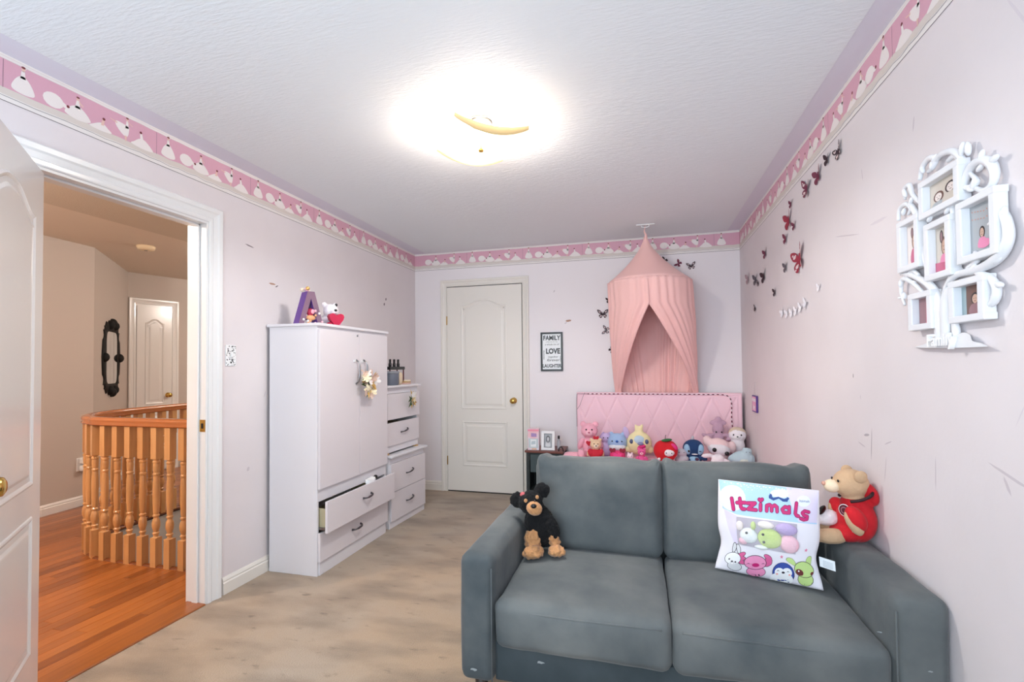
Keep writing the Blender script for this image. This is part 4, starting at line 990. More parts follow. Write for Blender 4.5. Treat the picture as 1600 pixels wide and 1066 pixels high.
blob('body', [((0, 0, .035), (.05, .035, .035)), ((.0, -.005, .095), (.048, .03, .032)), ((.03, -.01, .05), (.028, .03, .02))], gp_, t, .006, 5); eyes(t, .018, -.033, .10, .003)
nv = plush_m('navy plush', (28, 62, 108)); nvl = plush_m('sky plush', (152, 192, 220))
t = toy('navy_toy', 'navy blue round soft toy with light blue cheeks and a pale belly', (.395, 4.10, BZ), 0)
blob('body', [((0, 0, .125), (.082, .065, .072)), ((0, 0, .045), (.065, .05, .055)), ((-.045, -.04, .03), (.024, .028, .022)), ((.07, -.03, .055), (.035, .025, .02), (0, 20, 0))], nv, t, .007, 5)
for s in (-1, 1): ellipsoid('cheek', (s * .048, -.040, .122), (.027, .026, .042), nvl, t, (0, s * 10, 0)); 
ellipsoid('eye', (-.040, -.066, .112), (.008, .005, .009), eyem, t); ellipsoid('eye', (.044, -.066, .112), (.010, .004, .003), eyem, t)
ellipsoid('belly', (0, -.030, .040), (.045, .030, .034), nvl, t); ellipsoid('mouth', (.004, -.060, .088), (.024, .010, .005), white, t); ellipsoid('tuft', (-.005, 0, .205), (.012, .010, .020), gp_, t, (0, 15, 0)); ellipsoid('bow_tie', (.02, -.062, .05), (.014, .008, .012), M('plum', (70, 34, 66), .6), t)
wp = plush_m('white plush', (244, 238, 242)); ltp = plush_m('cream pink plush', (246, 214, 214))
t = toy('big_eyed_toy', 'white soft toy with big black eyes and pink side puffs below the mauve squid', (.592, 4.17, BZ), 0)
blob('body', [((0, 0, .130), (.092, .070, .072), (0, 12, 0)), ((0, 0, .05), (.07, .055, .055)), ((-.085, .01, .175), (.035, .03, .045)), ((.10, .01, .13), (.035, .03, .05))], ltp, t, .008, 6, .0015)
ellipsoid('face_patch', (.0, -.020, .118), (.086, .060, .060), wp, t, (0, 12, 0))
ellipsoid('eye', (-.040, -.074, .118), (.017, .010, .017), eyem, t); ellipsoid('eye', (.052, -.070, .092), (.017, .010, .016), eyem, t)
mv = plush_m('mauve plush', (196, 160, 180)); 
t = toy('squid_toy', 'dusty mauve squid soft toy standing tallest above the white big-eyed toy', (.612, 4.31, BZ), 0)
blob('body', [((0, 0, .255), (.046, .040, .062)), ((0, 0, .328), (.030, .022, .035)), ((-.034, 0, .312), (.034, .012, .022), (0, -20, 0)), ((.034, 0, .312), (.034, .012, .022), (0, 20, 0)), ((0, 0, .13), (.05, .05, .13)), ((-.09, -.03, .20), (.05, .018, .016), (0, 20, 0)), ((.10, -.03, .19), (.055, .018, .016), (0, -24, 0)), ((-.06, -.02, .21), (.03, .018, .016)), ((.06, -.02, .21), (.03, .018, .016))], mv, t, .006, 4, .0015)
eyes(t, .021, -.040, .236, .0065)
t = toy('floppy_white_toy', 'small white soft toy with drooping side ears lying in front of the big-eyed toy', (.560, 3.98, BZ), 4)
blob('body', [((0, 0, .040), (.055, .045, .045)), ((0, 0, .072), (.045, .04, .035)), ((-.078, 0, .092), (.045, .016, .018), (0, -4, 0)), ((.072, -.01, .045), (.045, .016, .018), (0, 35, 0))], wp, t, .006, 5, .001)
eyes(t, .026, -.044, .048, .0038)
otl = plush_m('oat plush', (222, 202, 178)); 
t = toy('seal_toy', 'beige and white seal-like soft toy by the right end of the headboard', (.752, 4.28, BZ), -8)
blob('body', [((0, 0, .215), (.068, .058, .058)), ((0, 0, .11), (.058, .055, .11))], wp, t, .007, 5, .0015)
ellipsoid('head_cap', (0, .008, .232), (.067, .055, .048), otl, t); ellipsoid('muzzle', (0, -.045, .205), (.026, .018, .018), white, t); eyes(t, .028, -.050, .222, .007); ellipsoid('nose', (0, -.064, .209), (.007, .005, .005), eyem, t)
bw = plush_m('mint blue plush', (192, 216, 224))
t = toy('pale_blue_toy', 'pale mint blue rounded soft toy slumped at the right end by the wall', (.752, 4.08, BZ), 0)
blob('body', [((0, 0, .055), (.090, .065, .066)), ((.028, -.015, .115), (.036, .032, .034)), ((.008, -.02, .140), (.012, .010, .012)), ((.052, -.02, .132), (.012, .010, .012)), ((-.07, 0, .06), (.04, .04, .03), (0, -30, 0))], bw, t, .007, 5, .001)
ellipsoid('belly', (.0, -.035, .045), (.05, .034, .04), plush_m('cream mint plush', (222, 232, 222)), t); eyes(t, .012, -.046, .118, .003, dx=.03)

# rottweiler-coloured dog on the sofa
fur = M('black dog plush', (7, 7, 9), 1, sheen=.03, bump=(120, .8, 4, .006)); curl = M('tan curly plush', (196, 142, 94), .95, sheen=.3, bump=(95, 1, 4, .008))
t = toy('dog_toy', 'black and tan dog soft toy sitting against the left sofa arm', (-.415, 2.125, .432), 6)
blob('body', [((-.028, .005, .110), (.062, .055, .095), (0, -8, 0)), ((-.072, -.012, .218), (.056, .050, .050), (0, -25, 0)), ((-.045, 0, .17), (.042, .04, .05)), ((-.132, .005, .222), (.038, .022, .036), (0, -70, 0)), ((-.022, .005, .268), (.036, .022, .034), (0, 20, 0)),
   ((-.07, -.02, .13), (.03, .035, .05)), ((.022, -.015, .11), (.03, .035, .065), (0, -20, 0))], fur, t, .005, 3, .005, 85)
ellipsoid('muzzle', (-.050, -.060, .205), (.036, .030, .030), curl, t, (0, 20, 0)); ellipsoid('nose', (-.050, -.086, .222), (.013, .009, .010), black, t)
for c in ((-.088, -.056, .236), (-.038, -.052, .252)): ellipsoid('eyebrow', c, (.008, .005, .009), curl, t)
for c in ((-.073, -.062, .228), (-.048, -.060, .238)): ellipsoid('eye', c, (.005, .004, .005), M('dog eye', (40, 26, 20), .08), t)
blob('front_paw', [((-.062, -.030, .062), (.038, .040, .052)), ((-.050, -.075, .024), (.042, .040, .026)), ((-.072, -.085, .020), (.026, .030, .022))], curl, t, .0045, 2, .009, 70)
blob('front_paw', [((.030, -.022, .068), (.024, .026, .052), (0, -12, 0)), ((.042, -.055, .024), (.034, .038, .024)), ((.065, -.058, .022), (.018, .022, .018))], curl, t, .0045, 2, .009, 70)
ellipsoid('ear_ribbon', (-.105, -.018, .252), (.014, .010, .012), M('dusty red ribbon', (196, 92, 96), .7), t)

# bear in a red hooded shirt on the right arm
hoodm = M('red hoodie fleece', (206, 24, 36), .9, sheen=.08, var=(14, (182, 16, 30), .4, .7), bump=(120, .4)); bt_ = plush_m('bear beige plush', (206, 170, 134))
t = toy('hoodie_bear', 'beige teddy bear in a red hooded shirt sitting on the right sofa arm', (.785, 2.135, .568), -86)
t.scale = (1.13, 1.13, 1.13)
blob('body', [((0, 0, .075), (.050, .048, .075)), ((0, -.010, .200), (.047, .055, .050)), ((0, 0, .15), (.035, .035, .03)), ((-.030, -.085, .028), (.026, .060, .026), (0, 0, -10)), ((.030, -.085, .028), (.026, .060, .026), (0, 0, 10)), ((-.036, -.135, .034), (.025, .018, .030)), ((.036, -.135, .034), (.025, .018, .030)),
   ((-.062, -.03, .085), (.020, .022, .045), (25, 10, 0)), ((.062, -.03, .085), (.020, .022, .045), (25, -10, 0))], bt_, t, .005, 4, .001)
blob('hoodie', [((0, .005, .078), (.062, .058, .075)), ((0, .0, .135), (.045, .042, .03)), ((-.060, -.024, .098), (.027, .028, .044), (25, 10, 0)), ((.060, -.024, .098), (.027, .028, .044), (25, -10, 0)), ((0, -.03, .035), (.058, .05, .030)), ((0, .042, .168), (.050, .024, .042), (20, 0, 0))], hoodm, t, .005, 4)
tube('hood_trim', smoothpath([(-.040, -.030, .148), (-.052, .0, .158), (-.050, .030, .176), (0, .050, .190), (.050, .030, .176), (.052, .0, .158), (.040, -.030, .148)], 4), .0055, M('hood dark trim', (46, 12, 18), .7), t, 6)
ellipsoid('muzzle', (0, -.068, .190), (.026, .026, .022), plush_m('cream muzzle plush', (246, 222, 190)), t); ellipsoid('nose', (0, -.094, .198), (.009, .006, .007), M('pink brown nose', (214, 160, 140), .5), t)
for s in (-1, 1): ellipsoid('ear', (s * .046, .0, .232), (.010, .020, .022), bt_, t, (10, s * 14, 0))
eyes(t, .022, -.058, .212, .005)
prints('chest_badge', [(circ(0, 0, .021), 0, 0), (circ(0, 0, .0185), 1, 1), (circ(0, 0, .012), 2, 2), (circ(0, 0, .008), 1, 3)], lambda x, z, h: Vector((.038 + x * .8, -.046 + x * .55 - h * 3, .118 + z)), [white, M('badge dark', (90, 20, 34), .6), M('badge mauve', (160, 110, 120), .6)], t)
prints('pocket_line', [([(-.012, -.008), (.012, .006), (.012, .009), (-.012, -.005)], 0, 0)], lambda x, z, h: Vector((.059 + h * 4, -.024 + x, .062 + z)), [white], t)
t = toy('panda_toy', 'small white black-eared soft toy on the lap of the bear in red', (.695, 2.160, .622), -70)
blob('body', [((0, 0, .030), (.040, .050, .032)), ((0, -.052, .022), (.026, .032, .022))], wp, t, .005, 4, .001)
ellipsoid('ear', (.012, -.025, .062), (.010, .030, .012), black, t, (20, 0, 30)); ellipsoid('nose', (0, -.088, .022), (.006, .004, .005), eyem, t); ellipsoid('eye', (.012, -.070, .038), (.004, .004, .004), eyem, t)
blob('paws', [((-.02, -.07, -.002), (.016, .03, .012)), ((.02, -.07, -.002), (.016, .03, .012))], gp_, t, .005, 3)
# white bear with pink on the wardrobe
t = toy('white_bear_toy', 'white bear soft toy with a raspberry heart lying on top of the wardrobe', (-2.02, 2.80, WH), 60)
blob('body', [((0, .02, .045), (.055, .055, .045)), ((0, -.015, .105), (.050, .052, .048)), ((0, -.064, .096), (.024, .026, .020)), ((-.038, .0, .148), (.018, .012, .018)), ((.038, .0, .148), (.018, .012, .018))], wp, t, .005, 5, .001)
ellipsoid('nose', (0, -.090, .104), (.010, .007, .008), black, t); ellipsoid('ear_lining', (.040, -.010, .150), (.010, .005, .011), black, t); eyes(t, .020, -.054, .122, .004)
ellipsoid('foot', (.034, -.045, .030), (.024, .022, .030), plush_m('rose foot plush', (236, 160, 188)), t); heart('heart_pillow', (.0, -.072, .045), .85, M('raspberry satin', (188, 20, 66), .4), t)
ellipsoid('foot', (-.040, -.085, .012), (.018, .020, .012), MATS['raspberry satin'], t)
# letter A box with a doll figure inside
la_ = thing('letter_ornament', 'purple letter A ornament decorated with flowers standing on the wardrobe', 'ornament', (-2.03, 2.595, WH), math.radians(62))
pur = M('purple letter side', (112, 62, 160), .5); purf = M('glitter mauve face', (134, 104, 124), .35, .4, bump=(400, .8))
Wd, Ht, Dp = .155, .205, .085
op = [(-Wd / 2, 0), (-.052, 0), (-.034, .055), (.034, .055), (.052, 0), (Wd / 2, 0), (.022, Ht), (-.022, Ht)]; hole = [(-.025, .080), (.025, .080), (0, .155)]
def letter():
    bm = bmesh.new(); L_ = [(-Wd / 2, 0), (-.047, 0), (0, .158), (.047, 0), (Wd / 2, 0), (.022, Ht), (-.022, Ht)]
    def pris(p, y0, y1):
        a = [bm.verts.new((x, y0, z)) for x, z in p]; b = [bm.verts.new((x, y1, z)) for x, z in p]; n = len(p)
        f = bm.faces.new(a); f.material_index = 1; bm.faces.new(b[::-1]).material_index = 1
        for i in range(n): bm.faces.new((a[i], b[i], b[(i + 1) % n], a[(i + 1) % n])).material_index = 0
    pris([(-Wd / 2, 0), (-.045, 0), (.0, .160), (0, Ht), (-.022, Ht)], -Dp / 2, Dp / 2); pris([(.045, 0), (Wd / 2, 0), (.022, Ht), (0, Ht), (0, .160)], -Dp / 2, Dp / 2)
    pris([(-.038, .03), (.038, .03), (.032, .05), (-.032, .05)], -Dp / 2 + .004, Dp / 2 - .004); return bm
obj('letter', letter(), [pur, purf], la_)
bxm = M('orange ruffle', (226, 166, 120), .7)
ellipsoid('figure_hair', (.0, -.030, .075), (.024, .020, .026), M('raspberry hair', (166, 30, 66), .6), la_); ellipsoid('figure_face', (.008, -.046, .078), (.013, .010, .016), M('figure face', (236, 160, 176), .6), la_); ellipsoid('figure_dress', (.0, -.034, .040), (.030, .020, .018), bxm, la_)
rq = random.Random(3)
for i in range(9): ellipsoid('blossom', (rq.uniform(-.05, .07), -.046, rq.uniform(.004, .03) if i < 6 else rq.uniform(.05, .09)), (.008, .006, .008), (white, bxm, pinkl)[i % 3], la_, None, 8, 5)
for i in range(5): ellipsoid('crown_blossom', (rq.uniform(-.035, .03), rq.uniform(-.03, .03), Ht + rq.uniform(0, .022)), (.014, .012, .013), (pinkl, tanl, M('gold trim', (220, 180, 110), .4, .5))[i % 3], la_, None, 8, 5)
# things on the upper drawer unit
ZT = .582 + .532
bp_ = thing('nail_polish_rack', 'black rack of upright bottles on the upper drawer unit', 'rack', (-2.0, 3.60, ZT + .125), math.radians(90))
bx('tray', (-.10, .15, -.04, .04, 0, .026), black, bp_, .003)
for i in range(7):
    x = -.085 + i * .034; lathe('bottle', [(.010, .026), (.011, .03), (.011, .052), (.007, .056), (.0075, .086), (.002, .088)], M('black bottle', (20, 18, 22), .25), bp_, (x, (-1) ** i * .012, 0), 12)
for x in (-.09, .14):
    for y in (-.03, .03): bx('leg', (x - .004, x + .004, y - .004, y + .004, -.125, 0), M('dark red leg', (96, 30, 30), .4), bp_)
cb = thing('grey_bin', 'round grey bin beneath the black rack on the drawer unit', 'bin', (-1.96, 3.52, ZT))
lathe('tub', [(.052, 0), (.056, .004), (.060, .10), (.056, .112), (.050, .114)], M('bin slate grey', (106, 112, 124), .5), cb, n=28); lathe('rim', [(.061, .096), (.063, .100), (.063, .108), (.059, .112)], M('bin rim grey', (140, 144, 150), .4), cb, n=28)
pp = thing('cream_pouch', 'cream and beige pouch leaning beside the grey bin on the drawer unit', 'pouch', (-1.97, 3.635, ZT))
obj('pouch', rbox_data(.06, .085, .105, .022, 8, (.006, .006, 0), .006, 14, 3), M('cream pouch cloth', (234, 214, 184), .8), pp, True, (0, 0, .052)); bx('dark_strap', (.026, .034, -.040, -.032, .01, .09), M('strap brown', (60, 40, 40), .6), pp, .002)
sb_ = thing('small_box_stack', 'small stack of gold-edged notebooks at the right of the drawer unit top', 'notebooks', (-1.96, 3.765, ZT))
for i in range(3): bx('notebook', (-.03, .03, -.034 + i * .003, .034 - i * .002, .0125 * i, .0125 * i + .012), (M('notebook pink', (226, 188, 180), .6), M('notebook gold', (196, 160, 110), .4), tanl)[i], sb_, .001)

# ---------------------------------------------------------------- cushion printed with toy animals
ic = thing('printed_cushion', 'square white cushion with magenta lettering and a clear window full of tiny plush toys', 'cushion', (.452, 2.045, .436))
U = Vector((.95, -.312, 0)); UP = Vector((.055, .165, .985)).normalized(); NF = U.cross(UP).normalized()
if NF.y > 0: NF = -NF
IW, IH = .352, .350
def ibulge(u, v):
    a, b = min(1, abs(u) / (IW / 2)), min(1, abs(v / IH * 2 - 1)); return .050 * max(0, 1 - a ** 2.4) ** .8 * max(0, 1 - b ** 2.6) ** .8
def iedge(v):  # half width changes along the height: waisted below the middle, flared foot
    k = v / IH; return 1 - .075 * math.exp(-((k - .30) / .13) ** 2) + .045 * max(0, .14 - k) / .14
def ip(u, v, h, back=False):
    w = ibulge(u, v) + .004; e = iedge(v); wr = .0025 * noise.noise(Vector((u * 22, v * 22, 3)))
    return U * (u * e) + UP * v + NF * ((w + h + wr) if not back else -(w * .75))
vs, fs = [], []; N = 40
for bk in (0, 1):
    o_ = len(vs)
    for j in range(N + 1):
        for i in range(N + 1): vs.append(ip((i / N - .5) * IW, j / N * IH, 0, bool(bk)))
    for j in range(N):
        for i in range(N):
            a = o_ + j * (N + 1) + i; f = (a, a + 1, a + N + 2, a + N + 1); fs.append(f if not bk else f[::-1])
M2 = (N + 1) ** 2
ring = [i for i in range(N + 1)] + [j * (N + 1) + N for j in range(1, N + 1)] + [N * (N + 1) + i for i in range(N - 1, -1, -1)] + [j * (N + 1) for j in range(N - 1, 0, -1)]
for a, b in zip(ring, ring[1:] + ring[:1]): fs.append((b, a, a + M2, b + M2))
cover = objv('cover', vs, fs, M('cushion cover white', (238, 234, 240), .6), ic, True)
HM = homog([(85, 125), (935, 155), (985, 1035), (55, 840)], [(-IW / 2, IH), (IW / 2, IH), (IW / 2, 0), (-IW / 2, 0)])
def cp(x, y, h):
    u, v = HM(x, y); u = max(-IW / 2, min(IW / 2, u)); v = max(0, min(IH, v)); return ip(u, v, h)
PM = {}
pal = [('sky', (176, 212, 240)), ('cloud', (232, 240, 250)), ('lilac tint', (224, 214, 236)), ('magenta', (200, 28, 110)), ('magenta dark', (120, 16, 74)), ('navy', (44, 76, 140)), ('pink', (240, 150, 190)), ('pink deep', (220, 96, 150)), ('penguin blue', (50, 76, 160)),
       ('white', (250, 250, 250)), ('lime', (196, 222, 140)), ('lime dark', (120, 150, 80)), ('ink', (50, 40, 50)), ('maroon', (110, 40, 40)), ('bunny', (222, 222, 224)), ('cheek', (250, 170, 160)), ('window', (176, 166, 180)), ('star', (230, 130, 160))]
pms = [M('print ' + n, c, .55) for n, c in pal]; ix = {n: i for i, (n, c) in enumerate(pal)}
sh = []
def A(p, m, l): sh.append((p, ix[m], l))
A([(88, 128), (930, 158), (925, 440), (600, 415), (240, 385), (120, 345)], 'sky', 0)
A(circ(200, 260, 110, 100, 20), 'cloud', 1); A([(640, 150), (930, 158), (925, 430), (760, 420), (700, 300)], 'lilac tint', 1); A(circ(600, 200, 90, 34), 'cloud', 1)
A([(130, 350), (238, 395), (225, 620), (190, 610)], 'lilac tint', 1)
A([(235, 402), (395, 412), (555, 422), (748, 440), (752, 560), (762, 702), (500, 662), (228, 622)], 'window', 2)
A(circ(800, 250, 60, 46, 16), 'cloud', 2)
# swallow-like flourish above the lettering
for p in ([(500, 215), (540, 235), (580, 225), (630, 240), (668, 225), (660, 262), (620, 262), (585, 240), (540, 258), (500, 240)], [(505, 205), (525, 210), (530, 235), (510, 230)], [(650, 220), (676, 235), (662, 250)]): A(p, 'navy', 3)
# bunny
A(circ(195, 650, 20, 46, 12, 10), 'ink', 3); A(circ(195, 650, 15, 40, 12, 10), 'bunny', 4); A(circ(232, 660, 20, 46, 12, -14), 'ink', 3); A(circ(232, 660, 15, 40, 12, -14), 'bunny', 4)
A(circ(190, 745, 70, 56, 18), 'ink', 5); A(circ(190, 745, 66, 52, 18), 'white', 6); A(circ(210, 815, 62, 42, 16, 15), 'ink', 5); A(circ(210, 815, 58, 38, 16, 15), 'bunny', 6)
for x, y in ((160, 752), (214, 776)): A(circ(x, y, 7), 'ink', 7)
A(circ(185, 772, 10, 7), 'ink', 7)
# axolotl
for s, c in ((-1, (265, 740)), (1, (495, 755))):
    for k in range(3): A(circ(c[0] + s * 4, c[1] + (k - 1) * 30, 42, 22, 12, s * (k - 1) * -28), 'ink', 3); A(circ(c[0] + s * 4, c[1] + (k - 1) * 30, 38, 18, 12, s * (k - 1) * -28), 'pink deep', 4)
A(circ(390, 860, 84, 52, 18), 'ink', 5); A(circ(390, 860, 80, 48, 18), 'pink', 6); A(circ(385, 775, 100, 66, 20), 'ink', 7); A(circ(385, 775, 95, 61, 20), 'pink', 8)
A(circ(388, 798, 32, 18), 'magenta', 9)
for x, y in ((325, 786), (455, 784)): A([(x - 18, y + 4), (x, y - 6), (x + 18, y + 4), (x, y)], 'ink', 9)
# penguin
A(circ(632, 870, 102, 100, 22), 'ink', 10); A(circ(632, 868, 97, 95, 22), 'penguin blue', 11); A(circ(598, 860, 46, 42), 'white', 12); A(circ(666, 862, 46, 42), 'white', 12); A(circ(628, 925, 86, 58), 'white', 12); A(circ(535, 905, 20, 42, 12, 40), 'white', 12)
for x, y in ((585, 845), (675, 855)): A([(x - 16, y + 6), (x, y - 7), (x + 16, y + 6), (x, y)], 'ink', 13)
A(circ(630, 862, 15, 10), 'ink', 13); A(circ(572, 876, 11, 8), 'cheek', 13); A(circ(686, 884, 11, 8), 'cheek', 13)
# green creature
for p in ([(740, 800), (690, 770), (668, 745), (690, 728), (735, 742), (765, 790)], [(860, 780), (878, 735), (905, 722), (922, 740), (912, 790), (890, 820)]): A(curve2(p), 'ink', 10); A([(x * .94 + sum(q[0] for q in p) / 6 * .06, y * .94 + sum(q[1] for q in p) / 6 * .06) for x, y in curve2(p)], 'lime', 11)
A(circ(830, 930, 76, 66), 'ink', 11); A(circ(830, 930, 71, 61), 'lime', 12); A(circ(832, 840, 96, 74, 20, 10), 'ink', 13); A(circ(832, 840, 91, 69, 20, 10), 'lime', 14); A(circ(785, 862, 38, 28, 14, 30), 'maroon', 15); A(circ(902, 878, 18, 12, 12, -40), 'maroon', 15)
A(circ(778, 850, 8), 'white', 16)
for (x, y) in ((628, 722), (855, 668)): A([(x + (18 if k % 2 == 0 else 8) * math.cos(PI * k / 5 - PI / 2), y + (18 if k % 2 == 0 else 8) * math.sin(PI * k / 5 - PI / 2)) for k in range(10)], 'star', 3)
prints('cover_print', sh, cp, pms, cover, maxe=30, step=.00016)
def base_y(x): return np.interp(x, [190, 300, 450, 560, 640, 740, 830], [352, 348, 342, 346, 356, 384, 408])
LET = [[[(196, 262), (212, 346)]], [[(262, 258), (272, 322), (284, 338), (304, 338)], [(240, 292), (306, 288)]], [[(326, 290), (388, 287), (332, 336), (398, 340)]], [[(434, 294), (434, 340)], [(422, 256), (434, 266), (446, 254)]],
       [[(486, 342), (486, 300), (510, 292), (526, 306), (527, 340)], [(527, 308), (552, 294), (572, 308), (574, 344)]], [[(676, 300), (678, 350)], [(676, 310), (640, 302), (616, 324), (630, 348), (664, 350), (678, 340)]], [[(738, 268), (730, 352), (742, 370), (758, 374)]],
       [[(848, 338), (812, 330), (792, 346), (806, 366), (836, 374), (834, 396), (806, 402), (780, 392)]]]
def stroke(path, r):
    out = []
    P = [Vector(p) for p in path]
    for p in P: out.append(circ(p.x, p.y, r, r, 12))
    for p, q in zip(P, P[1:]):
        d = (q - p).normalized(); n = Vector((-d.y, d.x)) * r; out.append([(p.x + n.x, p.y + n.y), (q.x + n.x, q.y + n.y), (q.x - n.x, q.y - n.y), (p.x - n.x, p.y - n.y)])
    return out
for k, let in enumerate(LET):
    shp = []
    for path in let:
        for p in stroke(path, 16): shp.append((p, 0, 0))
        for p in stroke(path, 12): shp.append((p, 1, 3))
    prints('letter', shp, lambda x, y, h: cp(x, y, h + .0012), [pms[ix['magenta dark']], pms[ix['magenta']]], cover)
text('small_lettering', 'Itzimals', lambda a, b, e: cp(808 + a, 258 - b, .0012), 30, pms[ix['navy']], cover, 0, 0, 1)
# tiny pastel toys in the window, clear film over them
mats4 = [plush_m('mini white', (232, 236, 236)), plush_m('mini lime', (196, 216, 128)), plush_m('mini pink', (240, 190, 204)), plush_m('mini lilac', (180, 156, 206)), plush_m('mini cream', (244, 232, 226))]
for (x, y, r1, r2, m) in ((335, 545, 80, 72, 0), (515, 565, 105, 90, 1), (690, 610, 82, 82, 2), (655, 485, 92, 56, 3), (480, 455, 72, 36, 4), (262, 470, 34, 46, 4), (375, 465, 24, 40, 1), (280, 590, 40, 34, 2), (440, 640, 60, 22, 0)):
    c = cp(x, y, .004); s = .355 / 900; bm = bmesh.new(); ell(bm, (0, 0, 0), (r1 * s, .014, r2 * s), None, 16, 10)
    rot_ = Matrix((U, -NF, UP)).transposed().to_4x4(); bmesh.ops.transform(bm, matrix=Matrix.Translation(c) @ rot_, verts=bm.verts); o = obj('mini_plush', bm, mats4[m], cover, True)
for x, y in ((322, 522), (460, 530), (468, 592)):
    c = cp(x, y, .019); ellipsoid('eye', c, (.005, .003, .005), eyem, cover)
prints('clear_film', [([(235, 402), (395, 412), (555, 422), (748, 440), (752, 560), (762, 702), (500, 662), (228, 622)], 0, 0)], lambda x, y, h: cp(x, y, .0225), [M('clear film', (255, 255, 255), .1, alpha=.12, spec=.6)], cover, maxe=60)
tg = prints('care_tag', [([(0, 0), (.048, -.006), (.050, -.040), (.002, -.034)], 0, 0)], lambda x, y, h: U * (IW / 2 - .004 + x) + UP * (.115 + y) + NF * (.006 + x * .25), [M('satin tag', (226, 232, 236), .4)], ic)
md = tg.modifiers.new('s', 'SOLIDIFY'); md.thickness = .0006
prints('tag_print', [([(.012, -.011 - k * .0045), (.042, -.015 - k * .0045), (.042, -.0162 - k * .0045), (.012, -.0122 - k * .0045)], 0, 0) for k in range(5)], lambda x, y, h: U * (IW / 2 - .004 + x) + UP * (.115 + y) + NF * (.0075 + x * .25), [M('tag grey print', (150, 160, 170), .6)], tg)

# ---------------------------------------------------------------- butterflies
bk = M('butterfly brown black', (52, 30, 38), .6); bp2 = M('butterfly pale spot', (222, 200, 200), .6); br = M('butterfly crimson', (150, 40, 60), .6); bg = M('butterfly grey', (92, 84, 92), .6); bwh = M('butterfly white', (236, 232, 236), .6); brn = M('butterfly plum', (112, 42, 66), .6)
def butterfly(label, mp, a, z, s, ang, m, spot=True, open_=.4, group=None):
    s *= .66; open_ = min(open_, .22) if mp is mpR else min(open_, .3)
    V, Fc, MI = [], [], []; ca, sa = math.cos(math.radians(ang)), math.sin(math.radians(ang))
    fw = curve2([(.04, .02), (.25, .42), (.62, .58), (.70, .45), (.52, .12), (.18, -.02)], 3); hw = curve2([(.04, -.02), (.32, -.04), (.50, -.20), (.38, -.46), (.20, -.50), (.08, -.22)], 3)
    def add(p, mi, q, e):
        o_ = len(V)
        for (x, y) in p:
            xx = x * q; V.append(mp(a + s * (xx * ca - y * sa), z + s * (xx * sa + y * ca), .002 + abs(x) * s * open_ + e))
        Fc.append(tuple(range(o_, o_ + len(p)))); MI.append(mi)
    for q in (-1, 1):
        for p in (fw, hw):
            add(p, 0, q, 0)
            if spot:
                cx = sum(x for x, y in p) / len(p); cy = sum(y for x, y in p) / len(p)
                for dx, dy, r in ((0, 0, .09), (.12, .12 * (1 if p is fw else -1), .05), (-.09, .05, .045)): add(circ(cx + dx, cy + dy, r * 1.3, r, 8), 1, q, .0006)
    vv, ff = tube_data([mp(a - s * y * sa, z + s * y * ca, .003) for y in (-.34, -.1, .1, .30)], [.012 * s, .045 * s, .05 * s, .02 * s], 6); o_ = len(V); V += vv; Fc += [tuple(i + o_ for i in f) for f in ff]; MI += [0] * len(ff)
    o = objv('butterfly_decal', V, Fc, [m, bp2], None, False, MI); tag(o, label, 'wall decoration', group)
B = butterfly
B('black and white butterfly decal nearest the wallpaper border top right', mpR, 2.386, 2.186, .090, -20, bk)
B('dark butterfly decal, second from the upper right end of the trail', mpR, 2.519, 2.205, .075, 10, bk, False)
B('plum butterfly decal, third from the upper right end of the trail', mpR, 2.638, 2.175, .110, -8, brn, False)
B('plum and grey butterfly decal, fourth from the upper right end of the trail', mpR, 2.806, 2.170, .125, 15, brn)
B('tiny dark red butterfly decal just below the wallpaper border', mpR, 3.08, 2.180, .065, 5, brn, False)
B('large dark red butterfly decal left of a tiny one', mpR, 3.13, 2.098, .140, -5, br, False)
B('tiny dark red butterfly decal right of a large one', mpR, 3.03, 2.040, .070, 0, brn, False)
B('small dark red butterfly decal below the pair', mpR, 3.20, 2.008, .085, 10, brn, False)
B('largest crimson butterfly decal with pale spots on the right wall', mpR, 2.944, 1.829, .190, -12, br)
B('dark red narrow butterfly decal nearest the room corner at the top', mpR, 3.69, 2.030, .095, -6, brn, False, .8)
B('black butterfly decal highest of the cluster near the room corner', mpR, 3.74, 1.879, .125, -12, bk, False, .8)
B('small black butterfly decal at the lower right of the corner cluster', mpR, 3.91, 1.855, .07, 20, bk, True, .8)
B('long thin dark butterfly decal in the middle of the corner cluster', mpR, 3.99, 1.898, .12, 0, bg, False, 1.4)
B('faint grey butterfly decal closest to the back corner', mpR, 4.255, 1.95, .12, 0, M('butterfly faint', (176, 150, 156), .7), False, 1.2)
B('grey green narrow butterfly decal left of the largest crimson one', mpR, 3.212, 1.839, .085, 0, bg, False, 1.5)
B('small black butterfly decal below the corner cluster', mpR, 3.465, 1.725, .075, 0, bk, False, 1.5)
B('lowest small round dark butterfly decal on the right wall', mpR, 4.03, 1.680, .070, 30, bk, True, .9)
B('black butterfly decal partly behind the canopy crown', mpB, .22, 2.203, .080, 70, bk, False)
B('dark butterfly decal to the right of the canopy crown', mpB, .342, 2.174, .075, 60, brn, False)
B('black butterfly decal with pale spots farthest right of the canopy crown', mpB, .45, 2.146, .085, 10, bk)
B('large black and white butterfly decal left of the canopy', mpB, -.339, 1.742, .110, 0, bk)
B('folded grey butterfly decal below the large one left of the canopy', mpB, -.311, 1.590, .090, 80, bg)
B('thin black butterfly decal lowest at the left edge of the canopy', mpB, -.262, 1.403, .075, -50, bk, False, 1.2)
B('small black butterfly decal tucked at the canopy upper left edge', mpB, -.280, 1.867, .070, 0, bk, False)
